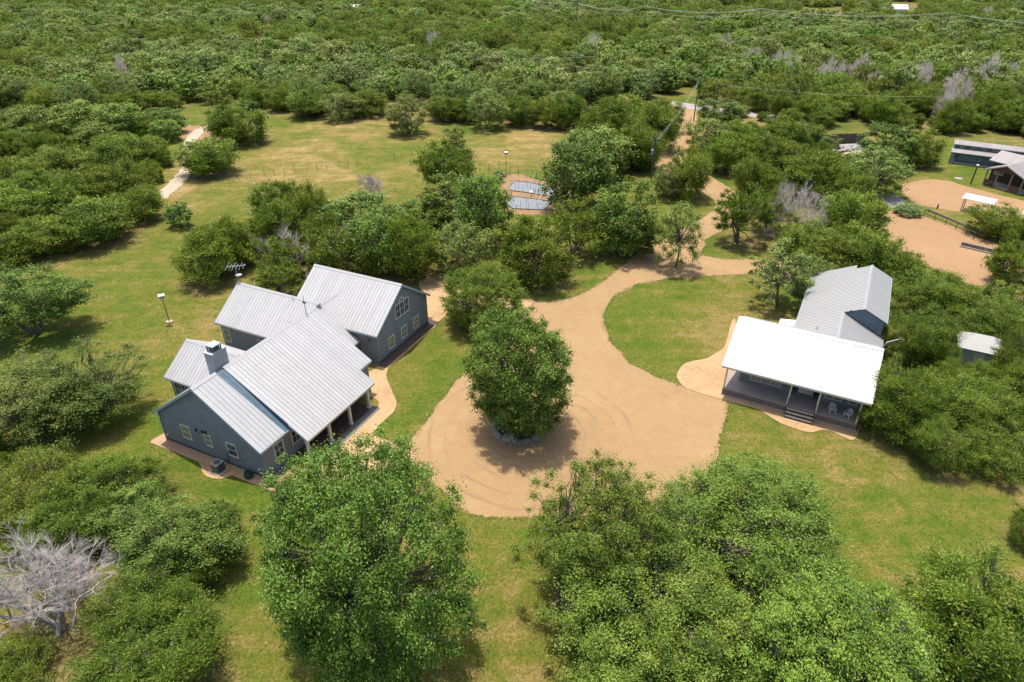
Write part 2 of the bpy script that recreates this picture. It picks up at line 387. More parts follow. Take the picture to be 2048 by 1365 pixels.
ii, jj = np.meshgrid(np.arange(nx-1), np.arange(ny-1)); a = (jj*nx + ii).ravel()
quads = np.stack([a, a+1, a+nx+1, a+nx], 1)
def fill_mesh(me, V, F, attrs=None):
    n, k = F.shape
    me.vertices.add(len(V)); me.vertices.foreach_set('co', np.ascontiguousarray(V, dtype=np.float32).ravel())
    me.loops.add(n*k); me.loops.foreach_set('vertex_index', np.ascontiguousarray(F, dtype=np.int32).ravel())
    me.polygons.add(n); me.polygons.foreach_set('loop_start', np.arange(0, n*k, k, dtype=np.int32))
    for nm, val in (attrs or {}).items():
        at_ = me.attributes.new(nm, 'FLOAT', 'POINT'); at_.data.foreach_set('value', np.ascontiguousarray(val, dtype=np.float32))
    me.update(calc_edges=True)
GROUND_ME, GROUND_V, GROUND_F, GROUND_DRY, GROUND_LIT = me, G, quads, dry, litter     # filled once the trees are known

# ------------------------------------------------------------------ roads, yards, walks
DRIVE = [(1045,604),(1100,605),(1150,593),(1195,571),(1240,536),(1275,508),(1320,486),(1385,470),(1410,488),(1402,508),(1450,518),(1520,520),(1610,522),(1640,545),(1560,556),(1520,549),
         (1400,554),(1300,563),(1245,583),(1218,609),(1206,640),(1215,672),(1250,716),(1300,746),(1360,771),(1440,797),(1456,804),(1449,845),(1432,900),(1410,955),
         (1330,1003),(1200,1030),(1050,1037),(960,1034),(930,1022),(890,985),(842,948),(812,930),(812,892),(834,868),(850,846),(870,815),(905,770),(945,732),(965,700),(990,660),(1015,635)]
sheet('driveway', smooth_loop(outline(DRIVE), 0.28, 0.075, 2), 0.010, M['gravel'])
strip('driveway', [(1345,492),(1400,462),(1448,432),(1462,408),(1440,386),(1395,362),(1352,336),(1348,312),(1357,288),(1366,262),(1373,238),(1374,214)], lambda t: 5.2 + 4.2*math.exp(-((t-0.40)/0.10)**2), 0.014, M['gravel'], 0.12)
sheet('road', smooth_loop(outline([(1310,199),(1345,203),(1400,210),(1460,218),(1510,226),(1600,238),(1600,247),(1500,234),(1440,226),(1395,221),(1345,212),(1310,207)]), 1.5, 0.1, 4), 0.018, M['asph'])
sheet('dirt_yard', smooth_loop(outline([(1762,440),(1790,420),(1850,434),(1940,466),(2048,512),(2180,570),(2180,700),(2080,640),(2010,598),(1950,572),(1890,548),(1830,522),(1780,494),(1757,465)]), 0.6, 0.08, 6), 0.010, M['dirt'])
sheet('dirt_yard', smooth_loop(outline([(1806,372),(1850,360),(1905,363),(1945,376),(2048,402),(2200,440),(2200,520),(2060,470),(1960,432),(1900,421),(1840,410),(1815,396)]), 0.6, 0.1, 7), 0.010, M['dirt'])
sheet('yard_apron', smooth_loop(outline([(1765,392),(1785,390),(1812,404),(1800,416),(1772,412)]), 0.5, 0.03, 8), 0.022, M['asph'])
strip('lane', [(1660,345),(1688,325),(1700,313),(1722,303),(1760,296)], 4.0, 0.012, M['track'], 0.12)
strip('lane', [(1668,352),(1700,365),(1745,385),(1780,402)], 3.2, 0.012, M['track'], 0.15)
strip('dirt_track', [(296,412),(322,392),(347,372),(367,348),(379,326),(376,300),(388,272),(405,258),(430,250)], 2.9, 0.010, M['track'], 0.15)
sheet('bare_patch', smooth_loop(outline([(358,262),(385,252),(430,262),(440,276),(405,284),(372,276)]), 0.8, 0.35, 9), 0.006, M['gardensoil'])
sheet('bare_patch', smooth_loop(outline([(1000,238),(1030,240),(1050,244),(1012,247)]), 0.8, 0.15, 19), 0.006, M['dirt'])
strip('dirt_track', [(-60,232),(0,236),(40,238)], 3.4, 0.010, M['track'], 0.15)
strip('dirt_track', [(-60,276),(0,270),(40,262)], 3.0, 0.012, M['track'], 0.15)

WALK = [(300,886),(306,880),(331,866),(420,800),(560,850),(632,900),(700,800),(757,735),(840,650),(853,640),(872,650),(866,662),(830,692),(790,720),(775,736),(773,755),(784,783),(793,805),(790,822),
        (772,840),(756,854),(748,868),(758,880),(785,884),(800,893),(770,935),(700,960),(640,966),(610,966),(585,975),(550,985),(525,976),(480,955),(474,944),(402,921)]
def raw(px): return np.array(outline(px))
def near_loop(px, step, seed): return smooth_loop(outline(px), step, 0.012, seed)
# the walk is three slabs: the pinkish side strip, the condenser pad and the front path
sheet('side_walk', [p for p in raw([(301,886),(304,881),(331,866),(352,880),(560,962),(549,985),(530,978)])], 0.05, M['pinkwalk'], thick=0.09)
sheet('condenser_apron', near_loop([(400,921),(402,936),(406,948),(420,956),(440,959),(458,955),(470,946),(480,938),(460,926),(430,915)], 0.25, 3), 0.056, M['walk'], thick=0.09)
sheet('front_walk', near_loop([(541,967),(580,932),(640,934),(700,870),(757,812),(735,790),(720,760),(752,738),(775,737),(773,755),(784,783),(793,805),(790,822),(772,840),(756,854),(748,868),(756,876),(790,884),(822,886),
                               (826,930),(770,950),(700,962),(640,968),(612,966),(586,975),(552,985)], 0.3, 4), 0.060, M['walk'], thick=0.09)
sheet('wing_walk', raw([(752,738),(775,737),(800,718),(872,652),(868,642),(858,636),(846,648),(760,728)]), 0.052, M['walk'], thick=0.09)
sheet('back_patio', near_loop([(838,566),(862,553),(890,548),(912,566),(930,590),(980,596),(1046,600),(1068,602),(1050,618),(1000,618),(930,618),(905,618),(890,634),(870,648),(856,636),(850,600)], 0.4, 5), 0.054, M['walk'], thick=0.09)
sheet('guest_patio', near_loop([(1354,757),(1356,744),(1366,731),(1385,723),(1412,718),(1434,706),(1450,690),(1470,640),(1500,760),(1700,840),(1716,866),(1706,881),(1690,876),(1662,863),(1642,862),(1620,866),(1590,858),(1566,849),
                                (1542,836),(1520,822),(1490,812),(1455,804),(1440,799),(1400,787),(1368,775)], 0.3, 6), 0.055, M['walk'], thick=0.09)

# ------------------------------------------------------------------ roofs as rows of separate metal panels
def clip_poly(poly, axis, lim, keep_less):
    out = []; n = len(poly)
    for i in range(n):
        a, b = poly[i], poly[(i+1) % n]
        ia = (a[axis] <= lim) if keep_less else (a[axis] >= lim); ib = (b[axis] <= lim) if keep_less else (b[axis] >= lim)
        if ia: out.append(a)
        if ia != ib:
            t = (lim - a[axis]) / (b[axis] - a[axis]); out.append((a[0]+t*(b[0]-a[0]), a[1]+t*(b[1]-a[1])))
    return out
def roof_plane(roof, poly, zf, along, pitch, mat, gap=0.034, thick=0.04, panel_name='roof_panel', joined=False):
    """poly in plan; zf(x, y) height; along = axis the seams run on"""
    ax = 1 if along == 'x' else 0
    lo = min(p[ax] for p in poly); hi = max(p[ax] for p in poly); n = max(1, round((hi - lo)/pitch)); st = (hi - lo)/n
    u = MB(); u.prism([(p[0], p[1], zf(*p) - 0.16) for p in poly], (0, 0, 0.11)); u.build('roof_deck', M['under'], roof)
    big = MB()
    for k in range(n):
        a = lo + k*st + (gap/2 if k else 0); b = lo + (k+1)*st - (gap/2 if k < n-1 else 0)
        q = clip_poly(clip_poly(poly, ax, b, True), ax, a, False)
        r = []
        for p in q:
            if not r or abs(p[0]-r[-1][0]) + abs(p[1]-r[-1][1]) > 1e-4: r.append(p)
        if len(r) > 2 and abs(r[0][0]-r[-1][0]) + abs(r[0][1]-r[-1][1]) < 1e-4: r.pop()
        if len(r) < 3: continue
        mb = big if joined else MB()
        mb.prism([(p[0], p[1], zf(*p) - thick) for p in r], (0, 0, thick))
        if not joined: mb.build(panel_name, mat, roof)
    if joined: big.build(panel_name, mat, roof)
def window(house, c, r, w, h, nrm, panes=(2, 2), blind=False, bars=0.11, label=None, frame='trim', cols=1):
    """framed window centred at c, r = direction along the wall, nrm = outward"""
    c, r, nn = np.array(c, float), np.array(r, float), np.array(nrm, float); up = np.array([0, 0, 1.0])
    f = MB()
    def b(u0, u1, z0, z1, d0, d1, m):
        q = [c + r*u + up*z + nn*d0 for u, z in ((u0,z0),(u1,z0),(u1,z1),(u0,z1))]; m.prism(q, nn*(d1-d0))
    W, H = w/2, h/2
    b(-W, W, H-bars, H, -0.02, 0.07, f); b(-W-0.03, W+0.03, -H, -H+bars, -0.02, 0.085, f); b(-W, -W+bars, -H+bars, H-bars, -0.02, 0.07, f); b(W-bars, W, -H+bars, H-bars, -0.02, 0.07, f)
    iw = 2*(W-bars)
    for k in range(1, cols):
        x = -W + bars + iw*k/cols; b(x-0.05, x+0.05, -H+bars, H-bars, -0.02, 0.07, f)
    win = f.build('window', M[frame], house)
    if label: win['label'] = label
    for k in range(cols):
        x0 = -W + bars + iw*k/cols + (0.05 if k else 0); x1 = -W + bars + iw*(k+1)/cols - (0.05 if k < cols-1 else 0)
        pm = MB(); b(x0, x1, -H+bars, H-bars, 0.004, 0.02, pm); pm.build('pane', M['blind' if blind else 'glass'], win)
        mm = MB()
        for i in range(1, panes[0]): xx = x0 + (x1-x0)*i/panes[0]; b(xx-0.018, xx+0.018, -H+bars, H-bars, 0.021, 0.040, mm)
        for j in range(1, panes[1]): zz = -H + bars + (2*H-2*bars)*j/panes[1]; b(x0, x1, zz-0.025, zz+0.025, 0.022, 0.048, mm)
        if mm.v: mm.build('muntin', M[frame], win)
    return win

# ------------------------------------------------------------------ the main house (local x = towards the drive, y = along the ridge)
AZ1 = math.radians(25.6)
HO = at(535, 957.4)
house = empty('farmhouse', tuple(HO), -AZ1, 'large blue-grey stucco farmhouse with pale standing-seam metal roofs and a columned porch', 'house')
RX, RZ, GS, PS = -6.47, 8.26, 0.718, 0.628
WZ, LZ, SZ, CZ = 7.93, 6.60, 5.60, 6.24        # ridges of wing, left wing, sunroom, connector
zg = lambda x, y: RZ - GS*abs(x - RX)
zp = lambda x, y: RZ - PS*(x - RX)
zc = lambda x, y: CZ - 0.70*abs(x + 9.22)
zw = lambda x, y: WZ - 0.70*abs(y - 25.42)
zl = lambda x, y: LZ - 0.70*abs(y - 19.57)
zs = lambda x, y: SZ - 0.70*abs(y - 8.47)
d = 0.17                                        # wall tops stop under the roof deck
def wall(pts, vec): MB().prism(pts, vec).build('wall', M['stucco'], house)
wall([(-12.93,0,-0.2),(0,0,-0.2),(0,0,zg(0,0)-d),(RX,0,RZ-d),(-12.93,0,zg(-12.93,0)-d)], (0,15.4,0))
wall([(-1.9,20.05,-0.2),(-1.9,30.75,-0.2),(-1.9,30.75,zw(0,30.75)-d),(-1.9,25.42,WZ-d),(-1.9,20.05,zw(0,20.05)-d)], (-12.1,0,0))
wall([(-20.95,15.35,-0.2),(-20.95,23.8,-0.2),(-20.95,23.8,zl(0,23.8)-d),(-20.95,19.57,LZ-d),(-20.95,15.35,zl(0,15.35)-d)], (11.5,0,0))
wall([(-17.4,5.05,-0.2),(-17.4,11.9,-0.2),(-17.4,11.9,zs(0,11.9)-d),(-17.4,8.47,SZ-d),(-17.4,5.05,zs(0,5.05)-d)], (6.5,0,0))
wall([(-4.5,15.41,-0.2),(-13,15.41,-0.2),(-13,15.41,zc(-13,0)-d),(-9.22,15.41,CZ-d),(-4.5,15.41,zc(-4.5,0)-d)], (0,4.63,0))
wall([(0.01,13.72,-0.2),(0.30,13.72,-0.2),(0.30,13.72,3.9),(0.01,13.72,4.05)], (0,1.68,0))
# strip of wall showing between the steeper gable roof and the porch roof
MB().prism([(RX,3.44,RZ-0.2),(0.28,3.44,zg(0.28,0)-0.1),(0.28,3.44,zp(0.28,0)-d-0.01),(RX+0.3,3.44,zp(RX+0.3,0)-d-0.01)], (0,0.10,0)).build('side_flashing', M['blueroof'], house)

roof = MB().box(RX-0.02, RX+0.02, 0, 15, RZ-0.5, RZ-0.3).build('roof', M['under'], house)
P_ = 0.43
roof_plane(roof, [(RX,-0.3),(0.3,-0.3),(0.3,2.85),(RX,2.45)], zg, 'x', P_, M['roof'])
roof_plane(roof, [(RX+0.2,2.47),(0.3,2.87),(0.3,3.42),(RX+0.2,3.42)], lambda x, y: zg(x, y) - 0.02, 'x', 0.5, M['blueroof'], panel_name='flashing_panel')
roof_plane(roof, [(RX,3.38),(2.29,3.38),(2.29,13.65),(0.62,13.65),(0.62,15.65),(RX,15.65)], lambda x, y: zp(x, y) + 0.004, 'x', P_, M['roof'])
roof_plane(roof, [(RX,-0.3),(RX,15.65),(-13.3,15.65),(-13.3,-0.3)], zg, 'x', P_, M['roof'])
roof_plane(roof, [(-4.17,15.67),(-4.17,19.93),(-5.97,19.93),(-9.22,23.03),(-9.22,15.67)], zc, 'x', P_, M['roof'])
roof_plane(roof, [(-9.22,15.67),(-9.22,20.0),(-13.2,20.0),(-13.2,15.67)], zc, 'x', P_, M['roof'])
roof_plane(roof, [(-1.6,19.75),(-1.6,25.42),(-14.3,25.42),(-14.3,19.75)], zw, 'y', P_, M['roof'])
roof_plane(roof, [(-1.6,25.42),(-1.6,31.1),(-14.3,31.1),(-14.3,25.42)], zw, 'y', P_, M['roof'])
roof_plane(roof, [(-21.3,15.0),(-13.24,15.0),(-8.78,19.57),(-21.3,19.57)], zl, 'y', P_, M['roof'])
roof_plane(roof, [(-21.3,19.57),(-9.2,19.57),(-14.35,24.1),(-21.3,24.1)], zl, 'y', P_, M['roof'])
roof_plane(roof, [(-17.75,4.75),(-13.8,4.75),(-10.17,8.47),(-17.75,8.47)], zs, 'y', P_, M['roof'])
roof_plane(roof, [(-17.75,8.47),(-10.17,8.47),(-13.8,12.2),(-17.75,12.2)], zs, 'y', P_, M['roof'])
def ridge_cap(p0, p1, s, side):
    p0, p1 = np.array(p0, float), np.array(p1, float); w = 0.24; m = MB(); sd_ = np.array(side, float)
    a = [p0 + sd_*w - np.array([0,0,s*w-0.035]), p0 + np.array([0,0,0.055]), p0 - sd_*w - np.array([0,0,s*w-0.035]), p0 - np.array([0,0,0.02])]
    m.prism(a, p1 - p0).build('ridge_cap', M['cap'], roof)
ridge_cap((RX,-0.34,RZ), (RX,2.45,RZ), 0.69, (1,0,0)); ridge_cap((RX,3.36,RZ), (RX,15.68,RZ), 0.69, (1,0,0)); ridge_cap((-9.22,15.7,CZ), (-9.22,22.95,CZ), 0.7, (1,0,0))
ridge_cap((-1.56,25.42,WZ), (-14.34,25.42,WZ), 0.7, (0,1,0)); ridge_cap((-21.34,19.57,LZ), (-8.9,19.57,LZ), 0.7, (0,1,0)); ridge_cap((-17.79,8.47,SZ), (-10.3,8.47,SZ), 0.7, (0,1,0))
def fascia(p0, p1, h=0.2, w=0.05, mat='fascia'): MB().bar(p0, p1, w, h).build('fascia', M[mat], house)
def rake(x0, z0, x1, z1, y): fascia((x0,y,z0-0.13), (x1,y,z1-0.13), 0.24)
rake(RX, RZ, 0.3, zg(0.3,0), -0.335); rake(RX, RZ, -13.3, zg(-13.3,0), -0.335)
fascia((0.335,-0.3,zg(0.3,0)-0.15), (0.335,3.36,zg(0.3,0)-0.15), 0.22); rake(0.32, zp(0.32,0), 2.29, zp(2.29,0), 3.345)
fascia((2.325,3.35,zp(2.29,0)-0.16), (2.325,13.66,zp(2.29,0)-0.16), 0.26, 0.06, 'trim'); fascia((0.655,13.69,zp(.62,0)-0.16), (0.655,15.66,zp(.62,0)-0.16), 0.24)
fascia((-4.135,15.7,zc(-4.17,0)-0.15), (-4.135,19.93,zc(-4.17,0)-0.15), 0.22)
rake(2.29, zp(2.29,0), 0.66, zp(0.66,0), 13.685); rake(0.62, zp(.62,0), RX, RZ, 15.685)
def rakey(y0, z0, y1, z1, x): fascia((x,y0,z0-0.13), (x,y1,z1-0.13), 0.24)
rakey(25.42, WZ, 19.75, zw(0,19.75), -1.565); rakey(25.42, WZ, 31.1, zw(0,31.1), -1.565); rakey(19.57, LZ, 15.0, zl(0,15.0), -21.335); rakey(8.47, SZ, 4.75, zs(0,4.75), -17.785)
fascia((-1.58,19.715,zw(0,19.75)-0.15), (-5.9,19.715,zw(0,19.75)-0.15), 0.22); fascia((-21.3,14.965,zl(0,15)-0.15), (-13.2,14.965,zl(0,15)-0.15), 0.2, 0.09, 'trim'); fascia((-17.75,4.715,zs(0,4.75)-0.15), (-13.7,4.715,zs(0,4.75)-0.15), 0.18)
fascia((-21.3,14.87,zl(0,15)-0.03), (-13.3,14.87,zl(0,15)-0.03), 0.05, 0.1, 'dark')
# gable windows facing the camera, front windows, wing windows
window(house, (-9.5,0,2.06), (1,0,0), 1.25, 1.62, (0,-1,0), (1,2), True, label='sash window with drawn blind'); window(house, (-6.63,0,2.08), (1,0,0), 0.93, 1.42, (0,-1,0), (1,2), True); 
window(house, (-3.68,0,2.0), (1,0,0), 1.25, 1.58, (0,-1,0), (1,2))
window(house, (0,1.98,1.96), (0,1,0), 1.24, 1.6, (1,0,0), (2,2)); window(house, (0,4.25,1.96), (0,1,0), 1.24, 1.6, (1,0,0), (2,2)); window(house, (0,7.4,1.96), (0,1,0), 1.24, 1.6, (1,0,0), (2,2))
for y_ in (22.72, 25.36, 27.98): window(house, (-1.9,y_,1.55), (0,1,0), 1.24, 1.55, (1,0,0), (2,2), True)
window(house, (-1.9,25.4,4.76), (0,1,0), 2.82, 1.86, (1,0,0), (2,2), label='wide triple window under a half-round arch in the wing gable', cols=3)
ar = MB(); k_ = 14
for r0, r1, m_, d0, d1, nm in ((0.40,0.55,'trim',-0.02,0.075,'window_arch'), (0.0,0.40,'glass',0.0,0.02,'pane')):
    mb = MB()
    for i in range(k_):
        t0, t1 = math.pi*i/k_, math.pi*(i+1)/k_
        q = [(-1.9+d0, 25.4+r*math.cos(t), 5.68+r*math.sin(t)) for r, t in ((r0,t0),(r1,t0),(r1,t1),(r0,t1))]
        mb.prism(q if r0 else q[1:], (d1-d0,0,0))
    mb.build(nm, M[m_], house)
mb = MB(); [mb.bar((-1.885,25.4,5.68), (-1.885,25.4+0.42*math.cos(t),5.68+0.42*math.sin(t)), 0.03, 0.03) for t in (0.9,1.57,2.24)]; mb.build('muntin', M['trim'], house)
window(house, (-20.1,15.35,1.75), (1,0,0), 1.1, 1.75, (0,-1,0), (1,2), True); window(house, (-14.9,15.35,1.8), (1,0,0), 0.9, 1.4, (0,-1,0), (1,2))
window(house, (-15.9,5.05,1.65), (1,0,0), 2.3, 1.7, (0,-1,0), (2,2), cols=2); window(house, (-17.4,8.47,1.65), (0,1,0), 3.0, 1.7, (-1,0,0), (2,2), cols=3)
# front door in the porch
dm = MB().box(0.0,0.05,10.2,11.2,0.05,2.15).build('door', M['trim'], house); MB().box(0.051,0.07,10.35,11.05,1.2,1.95).build('pane', M['glass'], dm); MB().box(0.051,0.10,10.26,10.31,0.95,1.1).build('handle', M['dark'], dm)
# columns
for y_ in (3.54, 6.58, 9.68, 12.72):
    c_ = MB().box(1.91,2.15,y_-0.12,y_+0.12,0.16,2.5).build('column', M['trim'], house)
    MB().box(1.82,2.24,y_-0.21,y_+0.21,0.03,0.15).build('column_base', M['trim'], c_); MB().box(1.86,2.20,y_-0.17,y_+0.17,2.38,2.5).build('column_capital', M['trim'], c_)
MB().box(1.90,2.16,3.42,13.6,2.505,2.64).build('porch_beam', M['trim'], house)
MB().prism([(0.02,3.46,3.95),(2.2,3.46,2.62),(2.2,3.46,2.60),(0.02,3.46,3.90)], (0,10.1,0)).build('porch_ceiling', M['white'], house)
# planting bed under the porch and the grey boards round it
MB().box(0.02,2.30,3.30,13.0,0.0,0.09).build('porch_bed', M['clay'], house)
edge = MB().box(0.02,0.10,0.2,3.1,-0.1,0.06).build('porch_edging', M['board'], house)
for k in range(3):
    x0 = 2.32 + 0.29*k; MB().box(x0,x0+0.275,2.95-0.0,13.1,-0.05,0.10-0.012*k).build('edging_board', M['board'], edge)
    MB().box(0.11+0.28*k,0.11+0.28*k+0.265,-0.55+0.0,2.93,-0.05,0.10-0.012*k).build('edging_board', M['board'], edge)
for k in range(2): MB().box(0.96,2.30,2.97+0.16*k,2.97+0.16*k+0.145,-0.05,0.09).build('edging_board', M['board'], edge)
MB().box(-1.88,-0.75,19.6,31.4,-0.02,0.075).build('wing_bed', M['bed'], house); MB().box(-3.3,-1.9,30.77,31.9,-0.02,0.07).build('wing_bed', M['bed'], house)
MB().box(-12.95,0.0,-0.06,-0.012,-0.05,0.24).build('wall_skirt', M['dark'], house); MB().box(-1.888,-1.85,20.05,30.75,0.076,0.25).build('wall_skirt', M['dark'], house)
for x_, z_ in ((-7.95, 2.85), (-7.1, 2.95), (-6.7, 3.0)): MB().box(x_-0.09,x_+0.09,-0.1,-0.005,z_-0.16,z_+0.16).build('wall_vent', M['black'], house)
for x_, z_ in ((-12.7, 2.9), (-12.4, 0.8), (-0.7, 0.9)): MB().lathe([(0.02,-0.08),(0.09,-0.04),(0.10,0.02),(0.04,0.09)], (x_,-0.1,z_), 10).build('wall_lamp', M['white'], house)
MB().box(-0.9-2.1,-0.65-2.1,19.94,20.04,2.9,3.1).build('wall_lamp', M['dark'], house)
MB().tube([(-4.0,20.0,2.6),(-4.0,20.0,0.1)], [0.045,0.045], 6).build('downpipe', M['fascia'], house); MB().tube([(-12.85,-0.07,3.2),(-12.85,-0.07,0.1)], [0.045,0.045], 6).build('downpipe', M['trim'], house)
# chimney just behind the ridge
ch = MB().box(-8.0,-6.95,2.98,4.58,6.4,9.62).build('chimney', plain('pale_chimney_render', (0.40,0.42,0.44), 0.8, 0.12, 1.2, bumpk=0.3), house)
MB().prism([(-8.06,2.92,9.62),(-6.89,2.92,9.62),(-6.89,4.64,9.62),(-8.06,4.64,9.62)], (0,0,0.09)).build('chimney_cap', M['cap'], ch)
mb = MB()
for x_, y_ in ((-7.85,3.35),(-7.1,3.35),(-7.85,4.2),(-7.1,4.2)): mb.box(x_-0.05,x_+0.05,y_-0.05,y_+0.05,9.71,10.25)
mb.box(-7.78,-7.17,3.42,4.13,9.71,10.05); mb.build('flue_box', M['dark'], ch); MB().box(-7.95,-7.0,3.25,4.3,10.25,10.31).build('flue_lid', M['galv'], ch)
for x_, y_, h_ in ((-19.0,19.9,0.45),(-8.2,13.9,0.35),(-12.5,19.2,0.5)):
    z_ = (zl(x_,y_) if x_ < -10 else zg(x_,y_)); MB().tube([(x_,y_,z_-0.1),(x_,y_,z_+h_)], [0.05,0.05], 7).build('roof_vent', M['white'], house)
MB().tube([(RX-0.1,14.9,RZ),(RX-0.1,14.9,RZ+2.0)], [0.035,0.025], 6).build('mast', M['dark'], house); MB().box(RX-0.3,RX+0.1,14.85,14.95,RZ+1.1,RZ+1.3).build('mast_bracket', M['dark'], house)

# TV aerial on the far gable of the left wing
def hloc(x, y, z=0.0):
    c_, s_ = math.cos(-AZ1), math.sin(-AZ1); return (HO[0] + x*c_ - y*s_, HO[1] + x*s_ + y*c_, z)
an = empty('tv_aerial', hloc(-21.42, 19.75, 0), -AZ1, 'old television aerial with bent rods on the far end of the left roof', 'aerial')
MB().tube([(0,0,0),(0,0,8.7)], [0.035,0.03], 6).build('mast', M['galv'], an)
MB().bar((-0.9,-0.45,8.5),(1.1,0.65,8.7),0.05,0.05).build('boom', M['wire'], an)
for k in range(6):
    t = -0.8 + 0.34*k; L_ = 1.0 - 0.45*(k % 2); c_ = np.array([t, t*0.55, 8.6]); MB().bar(c_+np.array([-0.45*L_,L_*0.8,0.1]), c_+np.array([0.45*L_,-L_*0.8,-0.1]), 0.02, 0.02).build('rod', M['wire'], an)
MB().lathe([(0.02,0),(0.25,0.05),(0.38,0.16)], (0.15,0.1,7.3), 12).build('dish', M['galv'], an)

# condenser, pot, bird boxes
def hthing(name, x, y, rz, label, cat): return empty(name, hloc(x, y, 0), -AZ1 + rz, label, cat)
acu = hthing('air_conditioner', -4.75, -1.15, 0, 'grey air-conditioning condenser on a concrete pad by the gable wall', 'air conditioner')
MB().box(-0.75,0.75,-0.7,0.7,0.05,0.13).build('pad', M['padc'], acu)
bd = MB().box(-0.42,0.42,-0.42,0.42,0.13,0.98).build('casing', M['ac'], acu)
for k in range(4):
    for sx in (-1,1): MB().box(sx*0.421-0.012,sx*0.421+0.012,-0.38,0.38,0.22+0.18*k,0.25+0.18*k).build('louvre', M['dark'], bd)
MB().box(-0.44,0.44,-0.44,0.44,0.98,1.03).build('lid', M['galv'], acu); MB().lathe([(0.33,0),(0.33,0.03),(0.1,0.06)], (0,0,1.03), 18).build('fan_grille', M['dark'], acu)
MB().tube([(0.3,0.43,0.4),(0.45,0.9,0.5),(0.45,1.05,1.7)], [0.04,0.04,0.04], 6).build('pipe', M['black'], acu)
pt = hthing('garden_pot', -1.6, -0.62, 0, 'round dark green glazed pot at the corner of the gable wall', 'pot')
MB().lathe([(0.22,0.05),(0.38,0.18),(0.44,0.36),(0.38,0.52),(0.30,0.58)], n=16).build('bowl', M['green'], pt, True); MB().lathe([(0.33,0.57),(0.36,0.60),(0.36,0.64),(0.30,0.65)], n=16).build('rim', M['green'], pt)
def birdhouse(px, h, label, base=True):
    p = at(*px); e = empty('bird_house', tuple(p), 0.4, label, 'bird house')
    MB().tube([(0,0,0),(0,0,h)], [0.06,0.05], 7).build('pole', M['dark'], e)
    if base: MB().lathe([(0.42,0.0),(0.42,0.16),(0.30,0.2)], n=12).build('base', M['padc'], e)
    b_ = MB().box(-0.30,0.30,-0.24,0.24,h,h+0.4).build('box', M['fascia'], e)
    for sx in (-0.2,0.2): MB().lathe([(0.06,0),(0.06,0.01)], (sx,0,0.0), 8).build('hole', M['black'], b_).matrix_local = Matrix.Translation((sx*0.7,-0.245,h+0.2)) @ Matrix.Rotation(math.pi/2, 4, 'X') @ Matrix.Translation((-sx,0,0))
    MB().prism([(-0.37,-0.31,h+0.4),(-0.37,0.31,h+0.4),(-0.37,0,h+0.58)], (0.74,0,0)).build('roof', M['white'], e)
    MB().tube([(0,0,h+0.56),(0,0,h+1.1)], [0.015,0.015], 5).build('perch', M['dark'], e)
birdhouse((339.4,645), 3.5, 'white martin house on a leaning-looking dark pole in the left lawn')
birdhouse((1012,347), 4.0, 'white nest box on a thin pole behind the vegetable plots', False)

# ------------------------------------------------------------------ guest house (local x = along the porch, y = back)
AZ2 = math.radians(28.2)
GO = at(1442.4, 789)
guest = empty('guest_house', tuple(GO), -AZ2, 'small blue-grey guest house with a glaring white porch roof and ribbed grey rear roofs', 'house')
def gw(pts, vec): MB().prism(pts, vec).build('wall', M['stucco'], guest)
PZ, PY, KS = 6.70, 5.60, 0.475                  # porch-block ridge
zf_ = lambda x, y: PZ - KS*abs(y - PY)*(1 if y < PY else 1)
zL = lambda x, y: 3.40 + KS*(x - 5.0)           # long left slope of the rear block
zR1 = lambda x, y: 3.40 + KS*(14.3 - x)         # right slope, front part (ridge x=9.65)
zR2 = lambda x, y: 6.535 - KS*(x - 11.6)        # right slope, tall part
gw([(1.2,2.3,-0.2),(1.2,11.0,-0.2),(1.2,11.0,zf_(0,11)-0.2),(1.2,PY,PZ-0.2),(1.2,2.3,zf_(0,2.3)-0.2)], (5.35,0,0))
gw([(9.3,2.3,-0.2),(9.3,11.0,-0.2),(9.3,11.0,zf_(0,11)-0.2),(9.3,PY,PZ-0.2),(9.3,2.3,zf_(0,2.3)-0.2)], (3.9,0,0))
gw([(6.56,3.7,-0.2),(6.56,11.0,-0.2),(6.56,11.0,zf_(0,11)-0.2),(6.56,PY,PZ-0.2),(6.56,3.7,zf_(0,3.7)-0.2)], (2.73,0,0))
gw([(5.35,11.01,-0.2),(13.95,11.01,-0.2),(13.95,11.01,3.35),(9.65,11.01,5.4),(5.35,11.01,3.35)], (0,3.2,0))
gw([(5.35,14.3,-0.2),(13.8,14.3,-0.2),(13.8,14.3,zR2(13.8,0)-0.2),(11.6,14.3,6.535-0.2),(5.35,14.3,zL(5.35,0)-0.2)], (0,13.0,0))
sid = MB().prism([(9.7,14.26,5.72),(11.6,14.26,6.36),(13.85,14.26,5.3),(13.85,14.26,3.75)], (0,0.03,0)).build('gable_siding', M['stucco'], guest)
gaxis = np.array([9.7, 13.85])
for k in range(9):                               # lapped boards on the step-up gable
    z0 = 3.9 + 0.28*k
    xa = 9.7 + (5.72 - z0)/(5.72-3.75)*(13.85-9.7) if z0 < 5.72 else 9.75 + (z0-5.72)/0.64*1.8
    xb = 13.8 if z0 < 5.25 else 11.65 + (6.36 - z0)/(6.36-5.3)*2.2
    if xb - xa > 0.3: MB().prism([(xa,14.25,z0),(xb,14.25,z0),(xb,14.20,z0),(xa,14.20,z0)], (0,0.004,0.24)).build('lap_board', M['blueroof'], sid)
groof = MB().box(0, 13.4, PY-0.02, PY+0.02, PZ-0.5, PZ-0.3).build('roof', M['under'], guest)
roof_plane(groof, [(-0.4,-0.4),(13.8,-0.4),(13.8,PY),(-0.4,PY)], lambda x, y: zf_(x,y)+0.03, 'y', 0.9, M['whiteroof'], 0.022)
